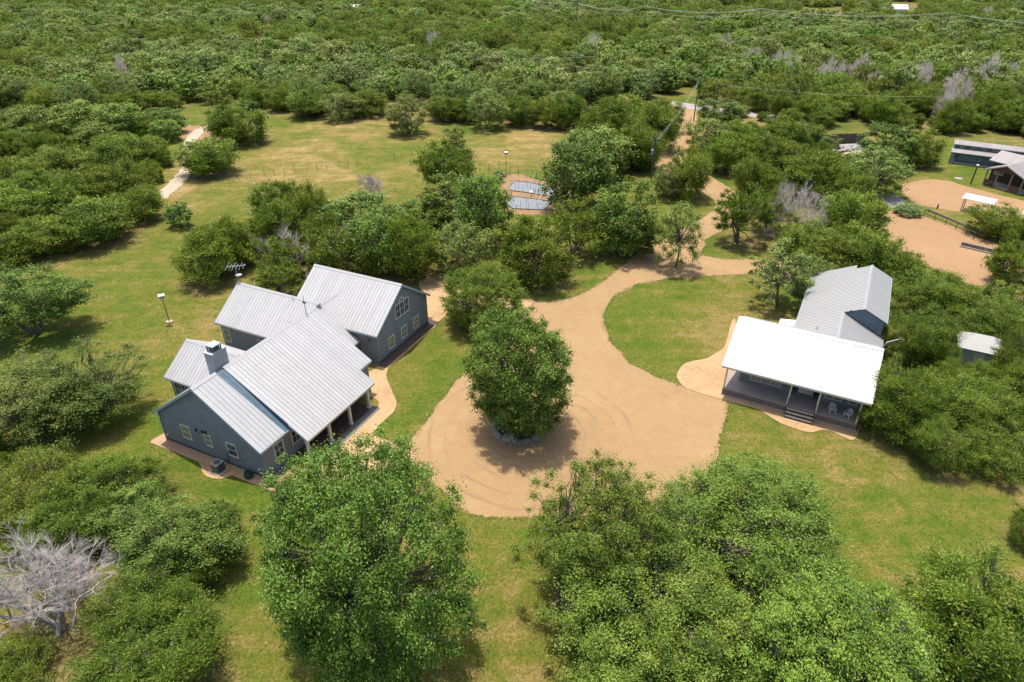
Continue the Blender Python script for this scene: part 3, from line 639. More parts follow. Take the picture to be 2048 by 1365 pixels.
roof_plane(groof, [(-0.4,PY),(13.8,PY),(13.8,11.3),(-0.4,11.3)], zf_, 'y', 0.9, M['greyroof'], 0.012)
MB().prism([(-0.44,PY-0.32,PZ-0.06),(-0.44,PY,PZ+0.10),(-0.44,PY+0.32,PZ-0.10),(-0.44,PY,PZ-0.02)], (14.28,0,0)).build('ridge_cap', M['whiteroof'], groof)
def ribbed(poly, zf, along):
    roof_plane(groof, poly, zf, along, 0.90, M['greyroof'], 0.01)
    ax = 1 if along == 'x' else 0; lo = min(p[ax] for p in poly); hi = max(p[ax] for p in poly); mb = MB(); t = lo + 0.12
    while t < hi - 0.05:
        q = clip_poly(clip_poly(poly, ax, t + 0.055, True), ax, t - 0.055, False)
        if len(q) >= 3: mb.prism([(p[0], p[1], zf(*p)) for p in q], (0, 0, 0.035))
        t += 0.42
    o = mb.build('roof_ribs', M['greyroof'], groof); o['kind'] = 'stuff'
zLo = lambda x, y: zL(x, y)
ribbed([(5.0,8.2),(9.65,8.2),(9.65,14.3),(11.6,14.3),(11.6,27.5),(9.95,27.5),(9.95,28.6),(5.0,28.6)], zLo, 'x')
ribbed([(9.65,8.2),(14.3,8.2),(14.3,14.27),(9.65,14.27)], zR1, 'x')
ribbed([(11.6,14.3),(14.15,14.3),(14.15,27.5),(11.6,27.5)], zR2, 'x')
for p0, p1 in (((9.65,7.8,5.61),(9.65,14.2,5.61)), ((11.6,14.2,6.55),(11.6,27.55,6.55))):
    p0 = np.array(p0); MB().prism([p0+(-0.22,0,-0.06), p0+(0,0,0.08), p0+(0.22,0,-0.06), p0-(0,0,0.02)], np.array(p1)-p0).build('ridge_cap', M['greyroof'], groof)
def gf(p0, p1, h=0.2, w=0.05, mat='fascia'): MB().bar(p0, p1, w, h).build('fascia', M[mat], guest)
gf((-0.4,-0.435,zf_(0,-0.4)-0.12), (13.8,-0.435,zf_(0,-0.4)-0.12), 0.22, 0.05, 'trim'); gf((-0.435,-0.4,zf_(0,-0.4)-0.13),(-0.435,PY,PZ-0.13)); gf((13.835,-0.4,zf_(0,-0.4)-0.13),(13.835,PY,PZ-0.13))
gf((9.65,14.22,5.63),(11.6,14.22,6.5),0.18,0.06,'dark'); gf((11.6,14.22,6.5),(14.15,14.22,5.28),0.18,0.06,'dark'); gf((9.75,14.21,5.6),(14.25,14.21,3.5),0.1,0.06,'dark')
gf((14.18,14.3,5.18),(14.18,27.5,5.18)); gf((4.965,11.3,3.3),(4.965,28.6,3.3))
# porch: deck, skirt, posts, windows
DZ = 0.85
MB().box(0.0,13.2,0.0,2.28,DZ-0.10,DZ).build('porch_deck', M['deck'], guest); MB().box(6.58,9.28,2.285,3.69,DZ-0.10,DZ-0.004).build('porch_deck', M['deck'], guest); MB().box(0.0,1.18,2.285,10.9,DZ-0.1,DZ-0.002).build('porch_deck', M['deck'], guest)
for k in range(7):                               # deck boards along the porch
    MB().box(0.0,13.2,0.02+0.32*k,0.02+0.32*k+0.305,DZ+0.002,DZ+0.022).build('deck_board', M['deck'], guest)
sk = MB().box(0.05,13.15,0.05,0.15,-0.1,DZ-0.12).build('porch_skirt', M['porchskirt'], guest); MB().box(0.05,0.15,0.16,10.8,-0.1,DZ-0.12).build('porch_skirt', M['porchskirt'], guest)
for k in range(3): MB().box(0.0,13.2,0.0,0.045,0.05+0.24*k,0.05+0.24*k+0.2).build('skirt_board', M['porchskirt'], sk)
MB().box(-0.1,13.3,-0.12,-0.02,0.05,0.14).build('porch_footing', M['padc'], guest)
for x_ in (0.1, 6.55, 9.3, 13.08): MB().box(x_-0.08,x_+0.08,0.10,0.26,DZ+0.023,3.62).build('porch_post', M['trim'], guest)
MB().box(-0.1,13.3,0.08,0.28,3.625,3.82).build('porch_beam', M['trim'], guest)
window(guest, (3.9,2.3,1.98), (1,0,0), 3.2, 1.35, (0,-1,0), (4,4), True, cols=3, label='triple porch window with small panes'); window(guest, (10.6,2.3,2.1), (1,0,0), 1.6, 1.2, (0,-1,0), (1,2), True, cols=2); window(guest, (12.4,2.3,2.1), (1,0,0), 0.9, 1.2, (0,-1,0), (1,2), True)
gd = MB().box(7.4,8.4,3.62,3.69,DZ,DZ+2.1).build('door', M['white'], guest); MB().box(7.5,8.3,3.60,3.618,DZ+0.9,DZ+2.0).build('pane', M['glass'], gd); MB().box(7.45,7.5,3.56,3.6,DZ+0.95,DZ+1.05).build('handle', M['dark'], gd)
window(guest, (6.95,3.7,2.1), (1,0,0), 0.5, 1.8, (0,-1,0), (1,3)); window(guest, (8.85,3.7,2.1), (1,0,0), 0.5, 1.8, (0,-1,0), (1,3)); window(guest, (14.0-0.05,12.6,1.8), (0,1,0), 1.0, 1.2, (1,0,0), (1,2))
st = MB().box(6.62,9.24,-0.3,-0.02,0.05,0.62).build('porch_steps', M['step'], guest)
for k, (y0, z1) in enumerate(((-0.36,0.66),(-0.72,0.44),(-1.08,0.24))):
    MB().box(6.58,9.28,y0,y0+0.34,z1-0.05,z1).build('tread', M['step'], st); MB().box(6.58,9.28,y0-0.012,y0-0.002,z1-0.16,z1+0.001).build('riser', M['black'], st)
for x_ in (6.62, 9.22):
    rl = MB().tube([(x_,-1.0,0.25),(x_,-1.0,1.15),(x_,0.1,1.85),(x_,0.1,DZ)], [0.03]*4, 6).build('handrail', M['black'], guest)
    for t in (0.33,0.66): MB().tube([(x_,-1.0+1.1*t,0.3+0.5*t),(x_,-1.0+1.1*t,1.15+0.7*t)], [0.02,0.02], 5).build('baluster', M['black'], rl)
MB().prism([(3.2,12.9,2.9),(4.98,12.9,3.15),(4.98,12.9,3.22),(3.2,12.9,2.97)], (0,1.7,0)).build('side_canopy', M['whiteroof'], guest)
for y_ in (13.0,14.5): MB().tube([(3.3,y_,0),(3.3,y_,2.88)], [0.05,0.05], 6).build('canopy_post', M['trim'], guest)
MB().tube([(7.35,10.9,4.3),(7.35,10.9,4.95)], [0.05,0.05], 7).build('roof_vent', M['galv'], guest)
MB().tube([(13.6,6.2,PZ-0.5),(13.9,6.3,PZ+0.5),(14.9,6.6,PZ+1.0)], [0.04,0.04,0.03], 6).build('aerial_arm', M['white'], guest)
def gloc(x, y, z=0.0):
    c_, s_ = math.cos(-AZ2), math.sin(-AZ2); return (GO[0] + x*c_ - y*s_, GO[1] + x*s_ + y*c_, z)
def make_chair(x, y, rz, label):
    e = empty('patio_chair', gloc(x, y, DZ+0.022), -AZ2 + rz, label, 'chair', 'white plastic chairs on the porch')
    for sx, sy in ((-1,-1),(1,-1),(-1,1),(1,1)):
        MB().tube([(sx*0.30,sy*0.29,0),(sx*0.25,sy*0.25,0.42)], [0.035,0.04], 6).build('leg', M['chair'], e)
    MB().prism([(-0.27,-0.28,0.41),(0.27,-0.28,0.41),(0.24,0.24,0.38),(-0.24,0.24,0.38)], (0,0,0.045)).build('seat', M['chair'], e)
    bk = MB(); arc = [(0.30*math.cos(t), 0.26+0.10*math.sin(t)*0.5+0.0, 0.42+0.50*math.sin(t)) for t in np.linspace(0, math.pi, 11)]
    bk.tube([(p[0], p[1], p[2]) for p in arc], [0.035]*11, 6); bo = bk.build('backrest', M['chair'], e)
    for k in range(5):
        x_ = -0.2 + 0.1*k; top = 0.42 + 0.5*math.sqrt(max(0.05, 1-(x_/0.3)**2)); MB().bar((x_,0.265,0.42),(x_,0.30,top),0.055,0.02,(0,1,0)).build('back_slat', M['chair'], bo)
    for sx in (-1,1): MB().tube([(sx*0.28,-0.26,0.42),(sx*0.31,-0.24,0.64),(sx*0.31,0.1,0.68),(sx*0.29,0.27,0.62)], [0.03]*4, 6).build('armrest', M['chair'], e)
make_chair(10.75, 0.95, 0.25, 'white plastic patio chair nearer the porch steps'); make_chair(12.25, 0.75, -0.55, 'white plastic patio chair nearer the end post of the porch')
bn = empty('storage_bench', gloc(7.95, 3.05, DZ+0.004), -AZ2, 'white storage bench by the guest house door', 'bench')
MB().box(-0.75,0.75,-0.25,0.25,0.12,0.62).build('chest', M['white'], bn); MB().box(-0.78,0.78,-0.28,0.28,0.62,0.67).build('lid', M['white'], bn); MB().box(-0.75,0.75,0.24,0.30,0.67,1.0).build('backrest', M['white'], bn)
for sx in (-0.68,0.68):
    for sy in (-0.2,0.2): MB().box(sx-0.04,sx+0.04,sy-0.04,sy+0.04,0,0.12).build('leg', M['white'], bn)
kg = empty('kettle_grill', gloc(9.0, 2.1, DZ+0.022), -AZ2, 'black kettle grill beside the right door post', 'grill')
MB().lathe([(0.05,0.45),(0.25,0.52),(0.30,0.68),(0.30,0.72)], n=14).build('bowl', M['black'], kg); MB().lathe([(0.31,0.721),(0.26,0.86),(0.08,0.95),(0.02,0.96)], n=14).build('lid', M['black'], kg)
for t in (0.3,2.4,4.5): MB().tube([(0.33*math.cos(t),0.33*math.sin(t),0),(0.12*math.cos(t),0.12*math.sin(t),0.5)], [0.02,0.02], 5).build('leg', M['black'], kg)
hk = empty('hanging_chime', gloc(0.55, 2.0, 3.0), -AZ2, 'pale hanging ornament at the left end of the porch', 'ornament')
MB().tube([(0,0,0.6),(0,0,0.05)], [0.012,0.012], 5).build('cord', M['white'], hk); MB().lathe([(0.03,-0.35),(0.14,-0.2),(0.12,0.0),(0.03,0.06)], n=10).build('lantern', M['white'], hk)

# pale tent-roofed shed among the junipers right of the guest house
ts = at(1947, 722); sh = empty('garden_shed', tuple(ts), -AZ2, 'shed with a pale hipped roof half hidden by junipers right of guest house', 'shed')
MB().box(-2.0,2.0,-1.7,1.7,-0.1,2.4).build('wall', M['fascia'], sh); rr = MB()
rr.add([(-2.4,-2.1,2.35),(2.4,-2.1,2.35),(2.4,2.1,2.35),(-2.4,2.1,2.35),(-0.9,0,3.5),(0.9,0,3.5)], [(0,1,5,4),(1,2,5),(2,3,4,5),(3,0,4),(3,2,1,0)]); rr.build('roof', M['greyroof'], sh)
MB().box(-0.5,0.5,-1.74,-1.705,0,2.0).build('door', M['trim'], sh)

# ------------------------------------------------------------------ stone planter in the turning circle
pl = empty('stone_planter', tuple(RING), 0, 'low ring wall of lichen-grey stone round the tree in the turning circle', 'planter')
rs = np.random.default_rng(12)
stone_me = []
for k in range(4):
    mb = MB(); q = [(-0.5,-0.5),(0.5,-0.5),(0.5,0.5),(-0.5,0.5)]; j = rs.normal(0, 0.05, (8, 3))
    vs_ = [(x, y, z) for z in (0, 1) for x, y in q]; mb.add([tuple(np.array(v_) + j[i]) for i, v_ in enumerate(vs_)], [(3,2,1,0),(4,5,6,7),(0,1,5,4),(1,2,6,5),(2,3,7,6),(3,0,4,7)])
    stone_me.append(mb.mesh('stone', M['stone']))
def stone(parent, loc, rz, scl):
    o = link('stone', stone_me[int(rs.integers(4))], parent); o.location = loc; o.rotation_euler = (0, 0, rz); o.scale = scl; return o
RR = 2.45
for c_ in range(2):
    n_ = 30
    for k in range(n_):
        t = 2*math.pi*(k + 0.5*c_)/n_ + rs.normal(0, 0.015); r_ = RR + rs.normal(0, 0.02)
        stone(pl, (r_*math.cos(t), r_*math.sin(t), 0.0 + 0.24*c_), t, (0.36 + rs.normal(0, 0.02), 2*math.pi*RR/n_*0.95, 0.235))
MB().lathe([(2.32, 0.0), (2.30, 0.20), (0.5, 0.26)], n=28).build('planting_soil', M['bed'], pl)
for k, (a_, r_, z_, s_) in enumerate(((-1.95,2.5,0.46,0.6),(-1.72,2.55,0.46,0.55),(-1.85,2.2,0.46,0.5),(-2.1,2.3,0.5,0.45),(-1.85,2.45,0.8,0.5))): stone(pl, (r_*math.cos(a_), r_*math.sin(a_), z_), a_, (s_, s_*0.9, 0.34))

# ------------------------------------------------------------------ barn, long shed, yard furniture (upper right)
BA = math.radians(61.6); BO = at(1963.5, 369.5)
barn = empty('barn', tuple(BO), -BA, 'dark brown wooden barn with weathered roof and open gabled porch, right edge', 'barn')
bz = lambda x, y: 4.75 - 0.42*abs(x - 3.45); bm = lambda x, y: 5.5 - 0.45*abs(y - 6.6)
MB().prism([(-1.2,4.2,-0.1),(9.5,4.2,-0.1),(9.5,9.0,-0.1),(-1.2,9.0,-0.1)], (0,0,3.9)).build('wall', M['barnwood'], barn)
MB().prism([(-1.2,4.2,3.8),(-1.2,9.0,3.8),(-1.2,6.6,5.2)], (0.1,0,0)).build('wall', M['barnwood'], barn)
MB().prism([(-0.1,0.05,3.15),(7.0,0.05,3.15),(3.45,0.05,4.6)], (0,0.12,0)).build('gable', M['barnwood'], barn)
MB().box(0,6.9,0.2,4.1,-0.05,0.12).build('floor', M['padc'], barn)
for x_ in (0.1, 2.1, 4.7, 6.8): MB().box(x_-0.1,x_+0.1,0.05,0.25,0.12,3.15).build('post', M['timber'], barn)
for x0, x1, m_ in ((0.2,2.0,'barnwood'),(4.8,6.7,'barnred')):
    for k in range(4): MB().box(x0,x1,0.08,0.14,0.15+0.28*k,0.40+0.28*k).build('plank', M[m_], barn)
for k in range(7): MB().box(-1.26,-1.205,4.25+0.68*k,4.25+0.68*k+0.64,0,3.75).build('plank', M['barnwood'], barn)
broof = MB().box(0,9,6.58,6.62,5.0,5.1).build('roof', M['under'], barn)
roof_plane(broof, [(-1.9,6.6),(12,6.6),(12,3.3),(-1.9,3.3)], bm, 'y', 0.9, M['oldroof'], 0.02); roof_plane(broof, [(-1.9,6.6),(12,6.6),(12,9.9),(-1.9,9.9)], bm, 'y', 0.9, M['oldroof'], 0.02)
roof_plane(broof, [(-0.4,-0.5),(3.45,-0.5),(3.45,6.2),(-0.4,4.0)], bz, 'x', 0.9, M['oldroof'], 0.02); roof_plane(broof, [(3.45,-0.5),(7.3,-0.5),(7.3,4.0),(3.45,6.2)], bz, 'x', 0.9, M['oldroof'], 0.02)
for x0, x1 in ((3.45,-0.4),(3.45,7.3)): MB().bar((x0,-0.53,bz(x0,0)-0.1),(x1,-0.53,bz(x1,0)-0.1),0.06,0.2).build('fascia', M['fascia'], barn)
window(barn, (0.3,4.19,2.2), (1,0,0), 1.6, 1.5, (0,-1,0), (1,2), False, 0.1, frame='white'); window(barn, (-1.27,6.4,2.2), (0,1,0), 1.6, 1.4, (-1,0,0), (1,2), False, 0.1, frame='white')
lamp_p = empty('yard_lamp_post', tuple(at(1941, 369)), 0.3, 'thick leaning brown post with a white lamp at the barn corner', 'post')
MB().bar((0,0,0),(0.35,0.2,3.6),0.24,0.24).build('pole', M['barnwood'], lamp_p); MB().lathe([(0.1,0),(0.3,0.08),(0.25,0.25),(0.06,0.3)], (0.35,0.2,3.6), 10).build('lamp_head', M['white'], lamp_p)
SA = math.radians(31); SO = at(1893, 325)
ls = empty('long_shed', tuple(SO), -SA, 'long dull-blue stable with a raised second roof beyond the barn', 'shed')
MB().box(1.0,13.0,0,5.2,-0.1,2.35).build('wall', M['teal'], ls); MB().box(0.6,13.2,1.9,3.6,2.36,3.75).build('wall', M['teal'], ls)
lroof = MB().box(1,13,2.7,2.8,3.6,3.7).build('roof', M['under'], ls)
roof_plane(lroof, [(0.2,-0.6),(13.4,-0.6),(13.4,1.88),(0.2,1.88)], lambda x, y: 2.45 + 0.17*(y+0.6), 'y', 0.9, M['oldroof'], 0.02)
roof_plane(lroof, [(0.3,1.5),(13.4,1.5),(13.4,4.0),(0.3,4.0)], lambda x, y: 3.72 + 0.17*(y-1.5), 'y', 0.9, M['oldroof'], 0.02)
for k in range(5): window(ls, (2.0+2.0*k,1.9,3.3), (1,0,0), 0.75, 0.42, (0,-1,0), (1,1), False, 0.06, frame='white')
for k in range(5): window(ls, (2.3+0.85*k,0.0,1.45), (1,0,0), 0.42, 0.95, (0,-1,0), (1,1), False, 0.06, frame='fascia')
lw = MB().box(0.25,0.7,-0.35,0.0,0,0.3).build('stone_wall', M['rock'], ls)
for c_ in range(7):
    for k in range(2 if c_ > 2 else 3): o = stone(lw, (0.45 + 0.33*k, -0.2, 0.31*c_), 0, (0.36, 0.5, 0.29)); o.data = stone_me[k]
for k in range(14): stone(lw, (1.0 + 0.7*k, -0.55, 0.0), 0, (0.68, 0.4, 0.42))
hr = link('ground_slab', MB().lathe([(0.75,0.0),(0.8,0.08),(0.5,0.12)], n=12).mesh('ground_slab', M['rock'])); hr.location = tuple(at(1917, 358)); tag(hr, 'pale stone disc set in the grass by the barn', 'stone')
LA = math.radians(45); LO = at(1921, 421)
lt = empty('feed_shelter', tuple(LO), -LA, 'open lean-to with a flat grey sheet roof in the dirt yard', 'shelter')
for x_, y_ in ((0,0),(0,1.6),(4.2,0),(4.2,1.6)): MB().box(x_-0.06,x_+0.06,y_-0.06,y_+0.06,0,2.25 + 0.12*y_).build('post', M['timber'], lt)
lr = MB().prism([(-0.5,-0.5,2.26),(4.6,-0.5,2.26),(4.6,2.2,2.58),(-0.5,2.2,2.58)], (0,0,0.05)).build('roof', M['cap'], lt)
for k in range(9): MB().prism([(-0.4+0.6*k,-0.5,2.312),(-0.34+0.6*k,-0.5,2.312),(-0.34+0.6*k,2.2,2.632),(-0.4+0.6*k,2.2,2.632)], (0,0,0.03)).build('roof_rib', M['cap'], lr)
MB().box(1.0,3.2,0.3,1.2,0.0,0.75).build('feed_trough', M['dark'], lt)
l2 = empty('tin_roof_shelter', tuple(at(2042, 452)), -LA, 'corner of a pale tin roof shelter at the right edge of the yard', 'shelter')
for x_, y_ in ((0,0),(0,2.5),(4,0),(4,2.5)): MB().box(x_-0.06,x_+0.06,y_-0.06,y_+0.06,0,2.2).build('post', M['timber'], l2)
MB().prism([(-0.6,-0.6,2.2),(4.6,-0.6,2.2),(4.6,3.0,2.5),(-0.6,3.0,2.5)], (0,0,0.05)).build('roof', M['cap'], l2)
# rail fence, timber walls
def railfence(px, n, h, label, mat, rails=2, name='rail_fence', rw=0.12):
    c_ = [at(*q) for q in px]; P0 = c_[0]; f = empty(name, tuple(P0), 0, label, 'fence')
    L_ = [np.linalg.norm(c_[i+1]-c_[i]) for i in range(len(c_)-1)]; tot = sum(L_); pts = []
    for k in range(n):
        s_ = tot*k/(n-1); i = 0
        while i < len(L_)-1 and s_ > L_[i]: s_ -= L_[i]; i += 1
        pts.append(c_[i] + (c_[i+1]-c_[i])*min(1, s_/L_[i]) - P0)
    for p in pts: MB().tube([p + (0,0,-0.1), p + (0,0,h)], [rw*0.55, rw*0.5], 6).build('post', M[mat], f)
    for r in range(rails):
        z_ = h*(r+1)/rails - 0.08
        for k in range(n-1): MB().bar(pts[k] + (0,0,z_), pts[k+1] + (0,0,z_), rw*0.4, rw).build('rail', M[mat], f)
    return f
railfence([(1846,433),(1880,446),(1906,457),(1930,470),(1946,480)], 6, 1.25, 'dark post and rail fence between the two dirt yards', 'post')
railfence([(1856,422),(1900,440),(1950,462)], 2, 0.26, 'long low grey timber sleeper behind the rail fence', 'timber', 1, 'timber_edging', 0.36)
tl = empty('timber_wall', tuple(at(1921, 492)), -math.radians(42), 'low stacked timber wall in the lower dirt yard', 'wall')
for r in range(3):
    for k in range(2): MB().box(3.4*k+0.02,3.4*k+3.36,-0.16,0.16,0.24*r,0.24*r+0.225).build('sleeper', M['timber'], tl)
MB().box(0,6.8,-0.6,-0.2,0.0,0.18).build('sleeper', M['timber'], tl)
yp = empty('hydrant_post', tuple(at(1874, 418)), 0, 'short grey water post standing alone in the upper dirt yard', 'post')
MB().box(-0.1,0.1,-0.1,0.1,0,0.85).build('post', M['dark'], yp); MB().tube([(0,0,0.8),(0,-0.25,0.75)], [0.03,0.03], 6).build('spout', M['galv'], yp)

# plank fence and rocks by the lane
FPp = [(1604,300),(1630,292),(1665,288),(1700,287),(1726,286)]
fpts = smooth_loop(outline(FPp), 0.16, 0, 1, closed=False); pf = empty('plank_fence', tuple(fpts[0]), 0, 'tall dark weathered plank fence curving beside the lane', 'fence')
mb = MB(); rg = np.random.default_rng(4)
for p, q in zip(fpts[:-1], fpts[1:]):
    a_ = p - fpts[0]; b_ = a_ + (q - p)*0.9; h_ = 2.3 + rg.normal(0, 0.05)
    mb.bar(a_ + (0,0,h_/2), b_ + (0,0,h_/2), 0.03, h_)
o = mb.build('pickets', M['post'], pf); o['kind'] = 'stuff'
for k in range(0, len(fpts)-1, 15): p = fpts[k] - fpts[0]; MB().box(p[0]-0.07,p[0]+0.07,p[1]+0.05,p[1]+0.18,0,2.2).build('post', M['post'], pf)
rock_me = []
for k in range(4):
    mb = MB(); mb.lathe([(0.35,0.0),(0.55,0.15),(0.5,0.42),(0.22,0.55)], n=8); rg2 = np.random.default_rng(40+k)
    mb.v = [tuple(np.array(v_) + rg2.normal(0, 0.06, 3)) for v_ in mb.v]; rock_me.append(mb.mesh('rock', M['rock']))
for k in range(16):
    p = at(1648 + 5.0*k + rg.normal(0, 1.5), 303 - 0.75*k + (5 if k % 2 else 0) + rg.normal(0, 0.6)); o = link('rock', rock_me[k % 4]); o.location = tuple(p); s_ = 1.0 + rg.random()*0.9; o.scale = (s_*1.3, s_, s_*0.8); o.rotation_euler = (0,0,rg.random()*6)
    tag(o, 'pale limestone boulder in the row between plank fence and lane', 'rock', 'boulders along the lane')

# gate at the road
gt = empty('farm_gate', tuple(at(1372, 253)), math.radians(62), 'open brown pipe gate at the end of the drive', 'gate')
for x_ in (0, 4.2): MB().tube([(x_,0,0),(x_,0,1.5)], [0.07,0.07], 6).build('gate_post', M['barnred'], gt)
for z_ in (0.3,0.6,0.9,1.25): MB().tube([(0.1,0,z_),(4.1,0,z_)], [0.035,0.035], 5).build('rail', M['barnred'], gt)

# ------------------------------------------------------------------ vegetable plots
sheet('garden_soil', smooth_loop(outline([(1002,352),(1040,350),(1080,362),(1130,370),(1135,410),(1100,428),(1020,426),(1002,400),(998,370)]), 0.5, 0.08, 31), 0.008, M['gardensoil'])
P1 = [(1017.7,374),(1029.8,363),(1063,366.8),(1096,374.5),(1119,379),(1116,396),(1097,393),(1048,385.5),(1020.4,382)]
P2 = [(1024.8,393.7),(1074,399.8),(1101,404),(1090,421),(1026,418.5),(1012,408)]
for q, lb in ((P1, 'upper vegetable plot covered with grey weed cloth'), (P2, 'lower vegetable plot covered with grey weed cloth')):
    pp = outline(q); c0 = sum(pp)/len(pp); e = empty('garden_plot', tuple(c0), 0, lb, 'garden plot')
    MB().prism([(p[0]-c0[0], p[1]-c0[1], 0.0) for p in pp], (0,0,0.06)).build('weed_cloth', M['cloth'], e)
    for i in range(len(pp)):
        a_, b_ = pp[i]-c0, pp[(i+1) % len(pp)]-c0; MB().bar(a_+(0,0,0.09), b_+(0,0,0.09), 0.14, 0.18).build('border_board', M['timber'], e)
stakes = [(1030,383),(1037,380),(1045.5,385),(1061,387),(1068,392),(1077,391),(1085,393),(1092.5,394),(1041,420),(1053,419),(1057,421),(1074,415),(1022,384),(1054,376),(1077,376)]
for k, q in enumerate(stakes):
    e = empty('garden_stake', tuple(at(*q)), 0, 'thin dark metal stake standing in the vegetable plots', 'stake', 'stakes in the vegetable plots'); h_ = 1.7 + 0.3*math.sin(k*2.3)
    MB().bar((0,0,0),(0,0,h_),0.05,0.05).build('shaft', M['dark'], e); MB().bar((-0.10,0,h_-0.1),(0.10,0,h_-0.1),0.03,0.03).build('hook', M['dark'], e)
for k, ((a0, a1), (b0, b1)) in enumerate((((1061,341),(1048,363)),((1076,341),(1062,366)),((1084,357),(1078,370)),((1106,376),(1092,402)),((1056,374),(1042,395)),((1098,382),(1068,412)))):
    e = empty('trellis_pole', tuple(at(b0, b1)), 0, 'pale slanting trellis pole over the vegetable plots', 'pole', 'slanting trellis poles'); p1 = at(a0, a1 + 18, 0) - at(b0, b1)
    MB().bar((0,0,0.0),(p1[0]*0.6,p1[1]*0.6,1.8),0.06,0.06).build('shaft', M['trim'], e); MB().box(-0.08,0.08,-0.08,0.08,0,0.08).build('foot', M['timber'], e)
sg = empty('garden_sign', tuple(at(1063, 393)), 0.2, 'small white board on a stake between the two plots', 'sign'); MB().box(-0.04,0.04,-0.02,0.02,0,0.8).build('stake', M['timber'], sg); MB().prism([(-0.32,-0.1,0.78),(0.32,-0.1,0.78),(0.32,0.25,1.05),(-0.32,0.25,1.05)], (0,-0.03,0.03)).build('board', M['white'], sg)
def wirefence(px, n, h, label, r=0.05, mat='post', wires=3, wr=0.006):
    c_ = smooth_loop(outline(px), 0.5, 0, 1, closed=False); idx = np.linspace(0, len(c_)-1, n).astype(int); P0 = c_[0]; f = empty('wire_fence', tuple(P0), 0, label, 'fence')
    for k, i in enumerate(idx): p = c_[i]-P0; hh = h*(1.0 + 0.18*math.sin(k*3.7)); MB().tube([p+(0,0,-0.1), p+(0,0,hh)], [r, r*0.9], 5).build('post', M[mat], f)
    for w in range(wires):
        z_ = h*(0.35 + 0.55*w/max(1, wires-1)); MB().tube([c_[i]-P0+(0,0,z_) for i in idx], [wr]*n, 4).build('wire', M['dark'], f)
wirefence([(960,344),(984,345),(1020,348),(1062,357),(1096,363),(1125,370)], 10, 2.0, 'wire garden fence on dark posts behind the vegetable plots')
wirefence([(1020,352),(1006,362),(998,372)], 4, 1.5, 'short wire fence at the left end of the vegetable plots')
wirefence([(440,362),(520,354),(620,342),(720,330),(800,316),(860,300),(905,285),(930,268)], 30, 1.25, 'long wire stock fence crossing the pasture on thin posts', 0.045)
# raised timber frame beside the garden
tf = empty('cold_frame', tuple(at(1003, 356)), 0.5, 'pale timber cold frame at the upper left of the vegetable plots', 'frame')
for k in range(2): MB().box(-0.1+1.1*k,0.0+1.1*k,0,3.2,0,0.4).build('side_board', M['timber'], tf)
MB().box(0.01,0.99,0,0.08,0,0.38).build('end_board', M['timber'], tf); MB().box(0.01,0.99,3.1,3.19,0,0.38).build('end_board', M['timber'], tf)

# ------------------------------------------------------------------ power poles and lines
def pole(px, h, label, r=0.14, arm=0.0, group=None, az=0.0):
    p = at(*px); e = empty('power_pole', tuple(p), az, label, 'power pole', group); MB().tube([(0,0,-0.2),(0,0,h)], [r, r*0.75], 7).build('pole', M['post'], e)
    if arm:
        MB().box(-arm,arm,-0.07,0.07,h-0.7,h-0.55).build('crossarm', M['post'], e)
        for x_ in (-arm*0.9, arm*0.9): MB().lathe([(0.06,0),(0.08,0.1),(0.05,0.22)], (x_,0,h-0.55), 7).build('insulator', M['wire'], e)
    return p, h
def wireline(a_, b_, za, zb, sag, r, label, group, off=0.0):
    pts = [(a_[0] + (b_[0]-a_[0])*t, a_[1] + (b_[1]-a_[1])*t + off, za + (zb-za)*t - sag*4*t*(1-t)) for t in np.linspace(0, 1, 13)]
    P0 = np.array(pts[0]); o = MB().tube([np.array(p)-P0 for p in pts], [r]*13, 4).build('power_line', M['wire'], None); o.location = tuple(P0); tag(o, label, 'power line', group)
tp = pole((1302,362), 8.8, 'wooden power pole with a grey transformer beside the drive', 0.17, 0.9)
p_ = at(1302,362); tr_o = empty('transformer', (p_[0]-0.42, p_[1]-0.1, 5.3), 0, 'grey transformer can bolted to the pole beside the drive', 'transformer')
MB().lathe([(0.24,0),(0.28,0.05),(0.28,0.95),(0.2,1.05)], n=14).build('can', M['galv'], tr_o); MB().lathe([(0.05,1.05),(0.05,1.35)], (0.1,0,0), 8).build('bushing', M['wire'], tr_o); MB().box(0.24,0.36,-0.06,0.06,0.3,0.7).build('bracket', M['dark'], tr_o)
ra = pole((1387,243), 11, 'tall guyed power pole beside the road at the gate', 0.16, 1.0); rb = pole((1427,236), 9, 'dark power pole under the oak right of the road gate', 0.16)
for k in range(3): wireline(p_, at(1387,243), 8.3-0.4*k, 10.6-0.4*k, 1.2, 0.012, 'slack service wires from the transformer pole to the road', 'service wires over the drive', 0.2*k)
FARP = [(820,5),(907,14),(1015,33),(1152,62),(1287,72),(1513,78),(1880,90),(2250,118)]
pp = []
for k, q in enumerate(FARP):
    pp.append(pole(q, 13.5, 'dark pole carrying the high power line across the distant wood', 0.24, 1.6, 'poles of the distant power line')[0])
for a_, b_ in zip(pp[:-1], pp[1:]):
    for o_, z_ in ((-1.4, 13.2), (1.4, 13.2), (0.0, 11.2)): wireline(a_, b_, z_, z_, 2.2, 0.035, 'pale sagging conductor of the distant power line above the wood', 'conductors of the distant power line', o_)
MIDP = [(760,168),(952,172),(1187,172),(1392,178)]
mp_ = [pole(q, 9.5, 'slim grey pole in the near edge of the wood behind the pasture', 0.13, 0.8, 'poles behind the pasture')[0] for q in MIDP[:3]]
for a_, b_ in zip(mp_[:-1], mp_[1:]): wireline(a_, b_, 9.2, 9.2, 0.8, 0.014, 'thin wire between the slim poles behind the pasture', 'wires behind the pasture')
